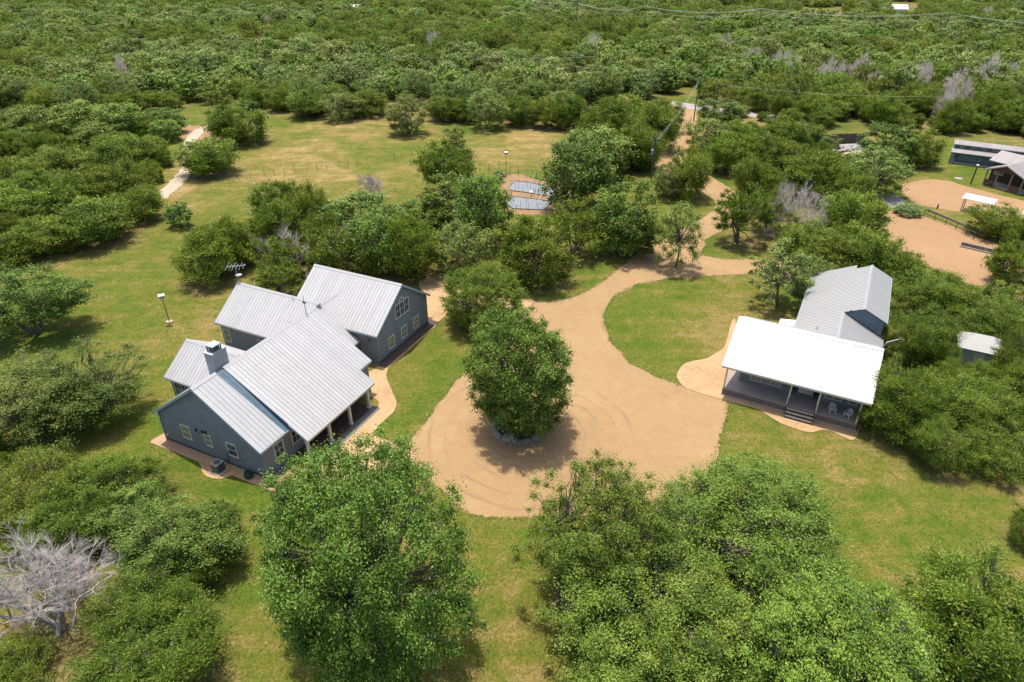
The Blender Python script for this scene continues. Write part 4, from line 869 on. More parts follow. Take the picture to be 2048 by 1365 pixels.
wireline(at(1427,236), at(1850,270), 8.8, 9.2, 1.0, 0.014, 'thin wire running right from the road pole over the trees', None)
# far houses and a parked trailer glimpsed in the wood
def farhouse(px, w, dpt, h, rz, roofm, wallm, label):
    e = empty('distant_house', tuple(at(*px)), rz, label, 'house'); MB().box(-w/2,w/2,-dpt/2,dpt/2,-0.1,h).build('wall', M[wallm], e)
    mb = MB(); mb.prism([(-w/2-0.4,-dpt/2-0.5,h),(-w/2-0.4,dpt/2+0.5,h),(-w/2-0.4,0,h+dpt*0.3)], (w+0.8,0,0)); mb.build('roof', M[roofm], e)
    for k in range(3): MB().box(-w/3+k*w/3-0.6,-w/3+k*w/3+0.6,-dpt/2-0.03,-dpt/2-0.003,0.9,2.1).build('window', M['glass'], e)
farhouse((707,27), 10, 6, 3.4, 0.3, 'whiteroof', 'teal', 'white roofed house glimpsed in the far wood, top left of centre')
farhouse((1785,30), 14, 8, 3.6, -0.2, 'whiteroof', 'white', 'white house glimpsed in the far wood at upper right')
farhouse((1965,8), 18, 9, 3.6, -0.2, 'cap', 'fascia', 'long pale roofed building at the top edge of the far wood')
wk = empty('stock_tank', tuple(at(659, 216)), 0.2, 'pale grey cube-shaped water tank at the edge of the pasture', 'tank'); MB().box(-1.1,1.1,-1.0,1.0,0,2.4).build('tank', M['galv'], wk); MB().box(-1.15,1.15,-1.05,1.05,2.4,2.5).build('lid', M['cap'], wk)

# ------------------------------------------------------------------ trees: crowns in unit size (radius 1), scaled when planted
def unit(v): return v / (np.linalg.norm(v, axis=-1, keepdims=True) + 1e-9)
CF = {'O': 0.34, 'J': 0.07, 'S': 0.0}
def crown_mesh(name, seed, kind, nclump, nleaf, L, W, mat, open_=0.0, clump=(0.20, 0.34), lobe=0.16, zlow=-0.62, thick=0.3, boxy=2.4):
    rg = np.random.default_rng(seed)
    ld = unit(rg.normal(size=(7, 3))); la = rg.uniform(-lobe, lobe, 7)
    k = np.arange(nclump) + 0.5; z = 1 - (1 - zlow)*k/nclump; ph = k*2.39996 + rg.uniform(0, 6.28)
    d = np.stack([np.sqrt(1-z*z)*np.cos(ph), np.sqrt(1-z*z)*np.sin(ph), z], 1); d = unit(d + rg.normal(0, 0.16, d.shape))
    rad = 1 + (np.exp(-3.0*(1 - d @ ld.T)) * la).sum(1)*2.0
    rad = rad * (np.abs(d)**boxy).sum(1)**(-1/boxy)
    cs = rg.uniform(clump[0], clump[1], nclump)
    cc = d * ((1 - cs*0.85) * rad * rg.uniform(0.86, 1.04, nclump))[:, None]
    cc *= (1 - thick*rg.random(nclump)**1.6)[:, None]
    inner = rg.random(nclump) < 0.10; cc[inner] *= rg.uniform(0.35, 0.75, inner.sum())[:, None]
    keep = rg.random(nclump) > open_; cc, cs, d = cc[keep], cs[keep], d[keep]; nclump = len(cc)
    w = cs**2; ci = rg.choice(nclump, nleaf, p=w/w.sum())
    e = unit(rg.normal(size=(nleaf, 3)))
    r = cs[ci] * np.where(rg.random(nleaf) < 0.22, 0.5 + 1.3*rg.random(nleaf), 0.15 + 0.62*np.abs(rg.normal(size=nleaf)))
    P = cc[ci] + e * r[:, None] * np.array([1, 1, 0.72])
    for ax_ in range(3):                         # bring every crown to unit size
        lo_, hi_ = np.percentile(P[:, ax_], (0.15, 99.85)); h_ = (hi_ - lo_)/2; m_ = (hi_ + lo_)/2; P[:, ax_] = (P[:, ax_] - m_)/h_; cc[:, ax_] = (cc[:, ax_] - m_)/h_
    P[:, 2] = np.maximum(P[:, 2], -1.0)
    up = np.array([0, 0, 1.0]); rnd = unit(rg.normal(size=(nleaf, 3)))
    if kind == 'J':
        A = unit(0.75*e + 0.55*up + 0.55*rnd); Nn = unit(np.cross(A, unit(rg.normal(size=(nleaf, 3)))))
    else:
        Nn = unit(0.55*e + 0.45*up + 0.75*rnd); A = unit(np.cross(Nn, unit(rg.normal(size=(nleaf, 3)))))
    S = np.cross(Nn, A); l = (L*rg.uniform(0.65, 1.35, nleaf))[:, None]; wd = (W*rg.uniform(0.7, 1.3, nleaf))[:, None]
    V = np.empty((nleaf, 4, 3)); V[:, 0] = P - A*l*0.5; V[:, 1] = P + S*wd*0.5 + A*l*0.08; V[:, 2] = P + A*l*0.5; V[:, 3] = P - S*wd*0.5 + A*l*0.08
    tint = np.clip(0.5 + rg.normal(0, 0.17, nclump)[ci] + rg.normal(0, 0.27, nleaf), 0, 1)
    me = bpy.data.meshes.new(name)
    fill_mesh(me, V.reshape(-1, 3), np.arange(nleaf*4).reshape(-1, 4), {'tint': np.repeat(tint, 4)}); me.materials.append(mat)
    return me, cc
def trunk_mesh(name, seed, kind, cc, r0, cf, mat=None, nl=26, fork=None, twig=0.07):
    rg = np.random.default_rng(seed + 77); mb = MB(); g = -(1 + cf); bot = np.array([0, 0, g - 0.04])
    order = rg.permutation(len(cc))[:nl]
    if kind == 'O':
        stems = [(rg.normal(0, 0.05), rg.normal(0, 0.05))] if fork is None else [(rg.normal(0, 0.16), rg.normal(0, 0.16)) for _ in range(fork)]
    else: stems = [(0.20*math.cos(t), 0.20*math.sin(t)) for t in rg.uniform(0, 6.28, 4)]
    tops = []
    for sx, sy in stems:
        top = np.array([sx*1.3, sy*1.3, -0.42 if kind == 'O' else -0.50]); m = (bot + top)/2 + rg.normal(0, 0.03, 3)
        mb.tube([bot + (sx*0.25, sy*0.25, 0), m, top], [r0*1.25, r0*0.9, r0*0.75], 7); tops.append(top)
    for i in order:
        c = cc[i]; t = tops[int(np.argmin([np.linalg.norm(c[:2] - q[:2]) for q in tops]))]
        mid = t*0.45 + c*0.55 + np.array([0, 0, -0.05]) + rg.normal(0, 0.06, 3); q = t*0.75 + c*0.25 + rg.normal(0, 0.03, 3)
        mb.tube([t, q, mid, c*0.97], [r0*0.55, r0*0.42, r0*0.26, r0*0.09], 5)
        for _ in range(2):
            tip = c*0.97 + rg.normal(0, twig, 3); mb.tube([mid, (mid + tip)/2 + rg.normal(0, 0.03, 3), tip], [r0*0.2, r0*0.12, r0*0.04], 4)
    return mb.mesh(name, mat or M['bark'])
def dead_mesh(name, seed, depth=5, spread=0.62, mat='deadwood'):
    rg = np.random.default_rng(seed); mb = MB(); tips = []
    def grow(p, dr, ln, r, lev):
        q = p + dr*ln; m = (p + q)/2 + rg.normal(0, ln*0.06, 3)
        mb.tube([p, m, q], [r, r*0.8, r*0.6], 4 if lev > 1 else 6)
        if lev >= depth:
            for _ in range(12):
                t = unit(dr + rg.normal(0, 0.6, 3)); mb.tube([q - dr*ln*rg.random()*0.8, q + t*ln*rg.uniform(0.5, 1.1)], [r*0.5, r*0.15], 3)
            return
        n = 3 if lev < 3 else int(rg.integers(2, 4))
        for k in range(n):
            nd = unit(dr*0.9 + rg.normal(0, spread, 3) + np.array([0, 0, 0.16])); grow(q if k else (m + q)/2, nd, ln*rg.uniform(0.66, 0.9), r*0.62, lev + 1)
    for k in range(4):
        t = rg.uniform(0, 6.28); grow(np.array([0.06*math.cos(t), 0.06*math.sin(t), -1.16]), unit(np.array([0.5*math.cos(t + k*1.6), 0.5*math.sin(t + k*1.6), 0.9])), 0.55, 0.042, 1)
    V = np.array(mb.v); rr_ = np.percentile(np.linalg.norm(V[:, :2], axis=1), 97); V[:, :2] /= rr_; zt = np.percentile(V[:, 2], 99.3); V[:, 2] = -1.16 + (V[:, 2] + 1.16) * (2.16/(zt + 1.16)); mb.v = [tuple(v_) for v_ in V]
    return mb.mesh(name, M[mat])
PROTO = {}
def proto(key, kind, seeds, ncl, nlf, L, W, mat, r0, **kw):
    tk = {k: kw.pop(k) for k in ('nl', 'fork', 'twig') if k in kw}
    PROTO[key] = []; cf = kw.pop('cf', CF[kind])
    for s_ in seeds:
        cm, cc = crown_mesh('crown', s_, kind, ncl, nlf, L, W, M[mat], **kw); PROTO[key].append((cm, trunk_mesh('trunk', s_, kind, cc, r0, cf, **tk), kind, cf))
# hero crowns (near), then middle distance, then far
proto('oak_hero', 'O', (3,), 560, 165000, 0.0215, 0.0155, 'oak', 0.045, nl=90, clump=(0.055, 0.125), lobe=0.09, thick=0.30, zlow=-0.8, boxy=3.0, cf=0.16)
proto('oak_hero_l', 'O', (21, 22, 23), 460, 112000, 0.025, 0.0150, 'oaklight', 0.05, nl=120, fork=3, clump=(0.06, 0.14), lobe=0.24, open_=0.14, thick=0.45, zlow=-0.8)
proto('oak_hero_d', 'O', (31,), 420, 95000, 0.025, 0.0150, 'oaklight', 0.045, nl=110, fork=3, clump=(0.06, 0.14), lobe=0.18, open_=0.10, thick=0.42, zlow=-0.8)
proto('centre', 'O', (41,), 520, 95000, 0.036, 0.022, 'oak', 0.045, nl=60, clump=(0.07, 0.13), lobe=0.05, zlow=-0.97, thick=0.34, cf=0.10)
proto('round_j', 'J', (51,), 420, 52000, 0.05, 0.02, 'juniper', 0.05, clump=(0.07, 0.12), lobe=0.04, zlow=-0.9, thick=0.2)
proto('jun_near', 'J', (61, 62, 63), 260, 52000, 0.058, 0.0155, 'juniper', 0.04, nl=80, clump=(0.08, 0.17), lobe=0.34, open_=0.2, thick=0.55, zlow=-0.88, twig=0.08)
proto('oak_near', 'O', (71, 72), 220, 44000, 0.040, 0.025, 'oak', 0.045, nl=60, clump=(0.09, 0.18), lobe=0.28, open_=0.12, fork=3, thick=0.4)
proto('oak_scrub', 'O', (75, 76), 260, 46000, 0.040, 0.017, 'scrub', 0.04, nl=80, clump=(0.08, 0.18), lobe=0.26, open_=0.1, fork=4, zlow=-0.85, thick=0.45)
proto('jun', 'J', (101, 102, 103, 104, 105), 120, 18000, 0.105, 0.030, 'juniper', 0.045, nl=40, clump=(0.11, 0.22), lobe=0.22, open_=0.08, thick=0.36, zlow=-0.93, twig=0.1)
proto('oak', 'O', (111, 112, 113), 110, 15000, 0.072, 0.042, 'oak', 0.045, nl=36, clump=(0.10, 0.20), lobe=0.22, open_=0.08, thick=0.38, zlow=-0.9, cf=0.12)
proto('pale', 'O', (121, 122), 110, 15000, 0.072, 0.032, 'oakpale', 0.045, nl=40, clump=(0.10, 0.20), lobe=0.2, open_=0.08, fork=2, thick=0.4, zlow=-0.92, cf=0.08)
proto('bright', 'O', (131, 132), 110, 15000, 0.076, 0.044, 'bright', 0.045, nl=30, clump=(0.10, 0.20), thick=0.38, zlow=-0.9, cf=0.1)
proto('yellow', 'O', (135,), 50, 6000, 0.10, 0.055, 'yellow', 0.045, nl=16)
proto('sparse', 'O', (141, 142), 80, 9000, 0.075, 0.036, 'oakpale', 0.04, nl=50, clump=(0.10, 0.19), open_=0.15, lobe=0.2, thick=0.5)
proto('sparse_j', 'J', (145, 146), 80, 10500, 0.085, 0.032, 'juniper', 0.04, nl=50, clump=(0.10, 0.20), open_=0.14, lobe=0.26, thick=0.5)
proto('shrub', 'S', (151,), 160, 14000, 0.075, 0.035, 'shrubm', 0.04, clump=(0.09, 0.15), lobe=0.05)
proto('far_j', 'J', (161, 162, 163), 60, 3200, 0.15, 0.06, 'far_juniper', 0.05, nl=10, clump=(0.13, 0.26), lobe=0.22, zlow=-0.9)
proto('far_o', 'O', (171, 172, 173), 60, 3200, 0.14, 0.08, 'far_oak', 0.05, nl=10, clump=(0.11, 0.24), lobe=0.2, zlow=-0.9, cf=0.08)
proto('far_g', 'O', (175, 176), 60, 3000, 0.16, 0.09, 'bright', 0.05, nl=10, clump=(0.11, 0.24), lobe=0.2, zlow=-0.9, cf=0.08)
DEAD = [dead_mesh('branches', 201, 6), dead_mesh('branches', 202), dead_mesh('branches', 203), dead_mesh('branches', 204), dead_mesh('branches', 205, 6, mat='palewood'), dead_mesh('branches', 206, 5, mat='palewood')]
tree_rng = np.random.default_rng(99); TREES = []
KNAME = {'O': 'oak_tree', 'J': 'juniper_tree', 'S': 'shrub', 'D': 'dead_tree'}
_pc = {}
def plant(key, base, a, ay, c, label, group=None, rz=None, pick=None):
    dead = key == 'dead'
    kind = 'D' if dead else PROTO[key][0][2]; cf = 0.16 if dead else PROTO[key][0][3]
    e = empty(KNAME[kind], (base[0], base[1], 0), 0, label, {'O': 'tree', 'J': 'tree', 'S': 'shrub', 'D': 'dead tree'}[kind], group)
    zc_ = c*(1 + cf); square = abs(a - ay) < 0.16*a
    if square: a = ay = (a + ay)/2
    if rz is None: rz = tree_rng.uniform(0, 6.28) if square else float(tree_rng.choice([0, math.pi]))
    _pc[key] = _pc.get(key, -1) + 1; n = _pc[key] if pick is None else pick
    meshes = [('branches', DEAD[n % len(DEAD)])] if dead else [('crown', PROTO[key][n % len(PROTO[key])][0]), ('trunk', PROTO[key][n % len(PROTO[key])][1])]
    for nm, me_ in meshes:
        o = link(nm, me_, e); o.location = (0, 0, zc_); o.scale = (a, ay, c); o.rotation_euler = (0, 0, rz)
    TREES.append((base[0], base[1], a, kind)); return e
def tree_box(key, x0, x1, y0, y1, label, group=None, pick=None, rz=None, cmin=0.5, cmax=1.15):
    """stand a tree so that its crown fills the outline seen in the photo; size and distance come out of the geometry"""
    kind = 'D' if key == 'dead' else PROTO[key][0][2]; cf = 0.16 if kind == 'D' else PROTO[key][0][3]
    xc, yc, zc_ = (x0+x1)/2, (y0+y1)/2, 3.0; dr = unit(ray(xc, yc)); sn, cs = -dr[2], math.sqrt(1 - dr[2]**2)
    for _ in range(12):
        p = at(xc, yc, zc_); dp = depth_of(p); s_ = np.linalg.norm(ray(xc, yc))
        a = 0.5*(x1-x0)*dp/FPX; hv = 0.5*(y1-y0)*dp/FPX/ s_ * 1.0
        c2 = (hv*hv - (a*sn)**2)/cs**2; c = math.sqrt(c2) if c2 > 0 else 0; c = min(max(c, cmin*a), cmax*a)
        a2 = (hv*hv - (c*cs)**2)/sn**2; ay = min(max(math.sqrt(max(a2, 0.01)), 0.7*a), 1.35*a)
        zc_ = c*(1 + cf)
    return plant(key, p, a, ay, c, label, group, rz, pick)

T = tree_box
ORD = ('leftmost', 'second', 'third', 'fourth', 'fifth', 'sixth', 'seventh', 'eighth', 'ninth', 'tenth', 'eleventh', 'twelfth', 'thirteenth', 'fourteenth', 'fifteenth')
def row(qs, where, group, what='juniper', key='jun'):
    for i, q in enumerate(sorted(qs, key=lambda q: q[0] + q[1])):
        kk = q[4] if len(q) > 4 else key
        T(kk, *q[:4], (ORD[i] + ' ' + what if i == 0 else ORD[i] + ' ' + what + ' from the left') + ' ' + where, group)
# --- foreground
T('oak_hero', 540, 932, 866, 1364, 'large dense round oak on the lawn between porch walk and bottom edge', pick=0, rz=0.4)
T('oak_hero_d', 1055, 1345, 905, 1200, 'duller grey-green oak leaning over the bottom edge of the gravel drive', rz=1.0)
T('oak_hero_l', 1300, 1700, 905, 1225, 'oak with a bare dark limb showing, lower right of the gravel drive', pick=0, rz=2.0)
T('oak_hero_l', 1085, 1500, 1035, 1400, 'broad light green oak right of centre at the bottom, beside the duller oak', pick=1, rz=0.3)
T('oak_hero_l', 1390, 1930, 1125, 1500, 'broad light green oak at the bottom edge beside the right-hand juniper', pick=2, rz=1.3)
T('oak_hero_l', 1130, 1480, 1230, 1540, 'light green oak cut by the bottom edge right of the round oak', pick=0, rz=4.0)
T('jun_near', 1800, 2130, 1065, 1420, 'big juniper in the bottom right corner', pick=0, rz=0.5)
T('jun_near', 2022, 2110, 1005, 1110, 'juniper tip at the right edge above the corner juniper', pick=1)
# --- bottom left
T('oak_near', 235, 482, 985, 1165, 'dark green oak reaching right over its shadow, left of the big round oak', pick=0, rz=0.2)
T('oak_near', 395, 480, 985, 1085, 'small outlying oak limb clump at the right end of the left thicket', pick=1)
T('jun_near', -60, 190, 890, 1075, 'spreading juniper at the left edge below the scrub oak', pick=1, rz=2.2)
T('jun_near', 110, 328, 895, 1050, 'juniper with a brown bare patch, left of the house gable lawn', pick=2, rz=0.9)
T('dead', -80, 258, 1045, 1365, 'large bleached bare dead tree in the bottom left corner', pick=0)
T('dead', 215, 345, 1120, 1260, 'smaller bare grey dead tree between corner junipers and dark oak', pick=1)
T('jun_near', 170, 425, 1125, 1310, 'juniper below the dark oak at lower left', pick=0, rz=3.0)
T('jun_near', 110, 445, 1225, 1440, 'juniper cut by the bottom edge at lower left', pick=2, rz=4.0)
T('jun_near', -90, 120, 1270, 1440, 'juniper in the very bottom left corner under the dead tree', pick=1, rz=5.0)
T('dead', 225, 330, 1290, 1400, 'low tangle of bare grey limbs at the bottom edge, lower left', pick=2)
T('jun_near', 30, 262, 935, 1115, 'juniper in the middle of the lower left thicket, above the dead tree', pick=0, rz=1.4); T('oak_near', 175, 335, 955, 1085, 'oak squeezed between junipers in the lower left thicket', pick=1, rz=2.0)
T('jun_near', 330, 430, 1085, 1190, 'small juniper under the dark oak on the shaded lawn', pick=2); T('jun_near', -80, 60, 985, 1110, 'juniper at the left edge directly above the bleached tree', pick=2)
# --- left side
T('oak_near', -70, 168, 520, 672, 'leaning oak at the left edge with its trunk showing', pick=1, rz=0.3)
T('oak_scrub', -80, 175, 690, 895, 'big olive scrub oak at the left edge', pick=0, rz=0.2)
T('oak_scrub', 60, 275, 665, 850, 'olive scrub oak reaching right towards the house gable', pick=1, rz=0.1)
CL = 'juniper in the dark thicket left of the pale dirt track'; CG = 'junipers in the left thicket'
row(((28,142,425,518),(95,255,388,498),(-60,70,455,545),(228,322,366,446),(130,262,322,424),(-40,110,362,462),(180,300,262,348),(55,190,286,376),(-60,80,306,396),(10,120,330,420),(200,300,310,400),(90,200,340,440),(255,335,268,332),(-120,0,400,500),(-60,40,480,530)), 'in the dark thicket left of the dirt track', CG)
BL = 'bright green oak in the belt above the left thicket'; BG = 'bright oaks above the left thicket'
row(((18,120,204,282),(100,210,196,278),(190,290,200,282),(280,372,212,268),(20,80,250,300),(150,240,240,300),(300,360,236,284)), 'in the bright belt above the left thicket', BG, 'oak', 'bright')
T('jun', 414, 534, 198, 288, 'big rounded dark juniper standing at the left end of the pasture')
T('jun', 354, 476, 274, 352, 'flat-topped juniper over the bend of the dirt track')
T('oak', 328, 384, 402, 456, 'small round bush alone in the grass below the dirt track')
# --- behind the house
BH = 'juniper in the grove behind the house'; BHG = 'grove junipers behind the house'
T('jun', 345, 470, 455, 570, 'juniper at the left end of the grove behind the house')
row(((395,505,428,540),(498,610,358,455),(570,652,366,470),(500,600,398,500),(500,610,470,560,'sparse_j'),(610,740,445,560,'sparse_j'),(600,700,420,520)), 'in the grove behind the house', BHG)
T('sparse_j', 510, 605, 520, 600, 'small reddish juniper close behind the left roof')
T('dead', 555, 630, 445, 545, 'bare grey dead tree in the grove behind the house', pick=5); T('dead', 672, 740, 436, 530, 'bare grey dead tree behind the ridge of the wing roof', pick=4)
T('dead', 700, 772, 348, 400, 'bare grey brush pile tree at the pasture edge behind the grove', pick=2); T('dead', 500, 545, 465, 530, 'thin bare dead tree left in the grove behind the house', pick=3)
T('bright', 648, 800, 382, 490, 'broad fresh green oak behind the wing roof', pick=0); T('oak', 690, 820, 415, 545, 'dark leafy oak right behind the wing roof'); T('oak', 780, 890, 392, 470, 'mid green oak left of the yellow-topped tree')
T('jun', 765, 882, 425, 556, 'juniper with a clear straight trunk beside the back patio'); T('pale', 858, 985, 440, 548, 'grey-green oak with a short trunk above the round juniper')
T('yellow', 825, 880, 404, 452, 'small tree with yellow-green top in the middle grove'); T('bright', 850, 905, 405, 470, 'bright green sapling beside the yellow-topped tree', pick=1)
T('jun', 832, 950, 280, 390, 'tall dark conical juniper left of the vegetable plots'); T('oak', 838, 960, 350, 455, 'dark oak below the tall juniper, left of the plots'); T('oak', 910, 1028, 345, 485, 'dark oak directly left of the vegetable plots')
T('pale', 884, 932, 252, 306, 'small pale young oak in the pasture behind the tall juniper')
T('round_j', 885, 1046, 530, 656, 'clipped-looking round dense juniper beside the wing', cmax=1.3); T('centre', 930, 1142, 630, 864, 'dense rounded tree growing out of the stone planter in the drive', cmax=1.4)
# --- middle, right of the plots
T('jun', 998, 1150, 428, 565, 'large juniper on the grass above the drive'); T('sparse_j', 1092, 1212, 398, 515, 'juniper with bare branching stems right of the large juniper')
T('oak', 1180, 1312, 350, 505, 'dark oak throwing shade on the drive, left of the trunked tree'); T('oak', 1225, 1325, 425, 510, 'dark oak at the edge of the drive bend')
T('oak', 1080, 1228, 276, 412, 'big leafy dark green tree at the right end of the vegetable plots'); T('bright', 1108, 1266, 254, 358, 'soft light green tree behind the big leafy tree', pick=0)
T('sparse', 1308, 1412, 405, 524, 'small oak with a clear trunk standing in the drive bend')
T('jun', 1340, 1420, 296, 396, 'umbrella-shaped juniper leaning beside the upper drive'); T('pale', 1308, 1366, 318, 402, 'yellow-green shrub tree next to the transformer pole')
UG = 'junipers left of the upper drive'
row(((1155,1260,195,278),(1200,1300,188,270),(1250,1362,205,300),(1215,1320,245,335),(1240,1325,262,340),(1160,1230,230,290),(1290,1365,196,265)), 'in the tall clump left of the upper drive', UG)
T('sparse_j', 1428, 1545, 372, 490, 'open juniper with visible stems right of the drive bend'); T('sparse_j', 1500, 1590, 372, 470, 'open juniper beside the bleached tree'); T('dead', 1540, 1645, 362, 478, 'big bleached dead tree among junipers right of the drive', pick=4)
T('pale', 1370, 1458, 235, 302, 'silver-green oak right of the gate'); T('oak', 1395, 1490, 190, 250, 'oak between road and gate with dark trunks')
RG = 'junipers right of the upper drive'
row(((1408,1500,262,345),(1470,1590,262,360),(1540,1640,282,362),(1466,1540,312,392),(1570,1690,300,405),(1500,1580,330,400),(1610,1700,310,400),(1655,1740,330,420),(1430,1510,240,300),(1520,1610,228,300),(1590,1650,245,290)), 'in the wide belt right of the upper drive', RG)
T('pale', 1700, 1816, 288, 395, 'rounded olive oak beside the dirt yard'); T('oak', 1720, 1835, 240, 335, 'dark oak left of the long stable'); T('jun', 1800, 1885, 252, 336, 'juniper next to the end of the long stable'); T('pale', 1640, 1680, 268, 300, 'small young tree in front of the plank fence')
T('jun', 1640, 1768, 376, 480, 'bright-topped juniper left of the dirt yard')
GB = 'junipers between guest house and dirt yard'
row(((1560,1680,438,530),(1600,1720,462,560),(1690,1800,458,560),(1640,1750,440,520),(1750,1850,490,580),(1720,1800,500,570),(1690,1780,410,480)), 'between guest house roof and dirt yard', GB)
T('sparse', 1500, 1645, 480, 612, 'grey-green oak with forked trunk touching the guest house roof'); T('pale', 1580, 1665, 505, 590, 'grey-green oak overhanging the rear guest house roof')
GR = 'junipers right of the guest house'; GRL = 'juniper in the dense stand right of the guest house'
row(((1795,1960,528,655,'jun_near'),(1768,1905,598,740,'jun_near'),(1888,2060,580,705,'jun_near'),(1838,1908,640,760,'jun_near'),(1840,2060,728,875,'jun_near'),(1992,2110,640,800,'jun_near'),(1960,2090,560,660,'jun'),(1990,2110,700,860,'jun_near')), 'in the dense stand right of the guest house', GR)
T('jun_near', 1718, 1885, 712, 885, 'juniper with pale forked trunk at the end of the guest porch', pick=0, rz=1.0); T('jun_near', 1815, 1950, 812, 945, 'juniper drooping onto the lawn right of the guest house', pick=2); T('jun_near', 1925, 2080, 830, 965, 'juniper at the right edge above the corner lawn', pick=1)
T('jun_near', 1866, 1945, 704, 790, 'juniper just in front of the left half of the pale-roofed shed'); T('jun_near', 1940, 2035, 712, 800, 'juniper just in front of the right half of the pale-roofed shed')
T('jun', 1984, 2075, 468, 580, 'juniper at the right edge below the timber wall'); T('jun', 1942, 2045, 404, 482, 'dark juniper with bare stems hiding the tin shelter'); T('jun', 2015, 2080, 420, 510, 'juniper on the right edge of the dirt yard')
T('shrub', 1790, 1844, 403, 434, 'clipped silver-green oval shrub at the yard fence', cmin=0.35)
T('pale', 770, 856, 194, 268, 'round pale oak alone on the pasture edge'); T('pale', 935, 1018, 180, 256, 'pale round oak on the upper edge of the pasture')
EG = 'trees along the top edge of the pasture'
row(((572,652,180,236),(640,722,186,240,'pale'),(850,930,190,240),(905,960,195,245),(1005,1080,190,250),(1060,1130,195,255),(1100,1175,185,255),(700,775,178,232),(530,590,170,222)), 'in the close row along the top edge of the pasture', EG, 'tree')

# --- young junipers filling the gaps of the thickets
UNDER = []
def fill(px, sp_, label, group, lo, hi, seed, dmin=1.6):
    rg = np.random.default_rng(seed); poly = outline(px); q = np.array(poly); xs = np.arange(q[:, 0].min(), q[:, 0].max(), sp_); ys = np.arange(q[:, 1].min(), q[:, 1].max(), sp_)
    A2, B2 = np.meshgrid(xs, ys); Q = np.stack([A2.ravel(), B2.ravel(), 0*A2.ravel()], 1); Q[:, :2] += rg.uniform(-0.4*sp_, 0.4*sp_, (len(Q), 2)); Q = Q[inside(Q, poly)]
    T0 = np.array([(t[0], t[1]) for t in TREES])
    for p in Q:
        if np.min(np.hypot(T0[:, 0]-p[0], T0[:, 1]-p[1])) < dmin: continue
        a = rg.uniform(lo, hi); UNDER.append((p[0], p[1], a, a, a*rg.uniform(0.7, 1.0), rg.uniform(0, 6.28)))
fill([(-160,345),(60,320),(240,300),(330,330),(318,425),(230,478),(60,505),(-160,540)], 6.5, 'young tree filling a gap in the dark thicket left of the track', 'young trees in the left thicket', 1.6, 2.8, 1)
fill([(-160,262),(20,262),(330,250),(360,275),(250,300),(0,320),(-160,345)], 4.2, 'young tree under the bright oaks above the left thicket', 'young trees under the bright oaks', 1.6, 2.8, 2)
fill([(370,540),(400,490),(520,440),(640,430),(760,450),(740,520),(600,530),(470,548)], 3.6, 'young tree in the undergrowth of the grove behind the house', 'young trees of the grove', 1.0, 2.0, 3)
fill([(1440,290),(1480,262),(1600,290),(1690,340),(1690,390),(1600,360),(1520,370),(1485,340)], 4.0, 'young tree in the wide belt right of the upper drive', 'young trees of the right belt', 1.4, 2.4, 4)
fill([(1590,480),(1700,480),(1790,545),(1800,575),(1700,520),(1600,540)], 3.4, 'young tree behind the guest house roof', 'young trees behind the guest house', 1.2, 2.2, 5)
fill([(1835,790),(1960,780),(2100,720),(2120,900),(1960,930),(1860,900),(1810,840)], 3.8, 'young tree in the dense stand right of the guest house', 'young trees right of the guest house', 1.4, 2.4, 6)
fill([(1170,270),(1310,265),(1300,330),(1240,340),(1180,300)], 3.8, 'young tree in the clump left of the upper drive', 'young trees left of the upper drive', 1.4, 2.4, 7)
fill([(-120,900),(60,900),(300,960),(300,1060),(200,1080),(-120,1100)], 3.0, 'young tree in the lower left thicket', 'young trees of the lower left thicket', 1.0, 1.8, 8)

# --- the wood: nearest trees one by one, the rest as two masses
wr = np.random.default_rng(2024); sp = 5.6
gx_ = np.arange(-760, 760, sp); gy_ = np.arange(118, 900, sp); A_, B_ = np.meshgrid(gx_, gy_); W_ = np.stack([A_.ravel(), B_.ravel(), np.zeros(A_.size)], 1)
W_[:, :2] += wr.uniform(-0.62*sp, 0.62*sp, (len(W_), 2)); W_ = W_[(np.abs(W_[:, 0]) < W_[:, 1]*0.84 + 26)]
ok = inside(W_, FOREST)
for c in CLEAR + [ROADGAP]: ok &= ~inside(W_, c)
ok &= wr.random(len(W_)) > 0.13
W_ = W_[ok]
near_pts = np.array([(t[0], t[1]) for t in TREES]); dmin = np.array([np.min(np.hypot(near_pts[:, 0]-p[0], near_pts[:, 1]-p[1])) if p[1] < 330 else 99 for p in W_]); W_ = W_[dmin > 3.2]
rd_ = [np.array(at(*q)) for q in ((1374,214),(1373,230),(1345,208),(1400,214),(1450,222),(1500,228))]
for q in rd_: W_ = W_[np.hypot(W_[:, 0]-q[0], W_[:, 1]-q[1]) > 4.5]
# oaks gather in patches, junipers fill the rest
pn = np.zeros(len(W_))
for fx, fy, ph in ((0.021, 0.013, 0.4), (-0.012, 0.024, 2.1), (0.038, -0.03, 1.1), (0.006, 0.041, 4.0)): pn += np.sin(W_[:, 0]*fx + W_[:, 1]*fy + ph)
isoak = (pn + wr.normal(0, 0.8, len(W_))) > 0.35
order = np.argsort(W_[:, 1]); W_, isoak = W_[order], isoak[order]
dead_pts = [(1440,118),(1573,165),(1640,172),(1710,165),(1745,178),(1822,190),(1833,178),(1900,190),(1880,240),(1905,225),(1960,180),(1985,165),(2010,175),(1500,140),(1560,158),(1660,178),(1180,122),(250,160),(540,60),(870,110),(1970,40)]
for q in dead_pts:
    p = at(*q); s_ = 3.0 + wr.random()*1.6; plant('dead', p, s_, s_, s_*1.05, 'bleached dead tree standing in the wood', 'dead trees in the wood', pick=4 + int(wr.integers(2)))
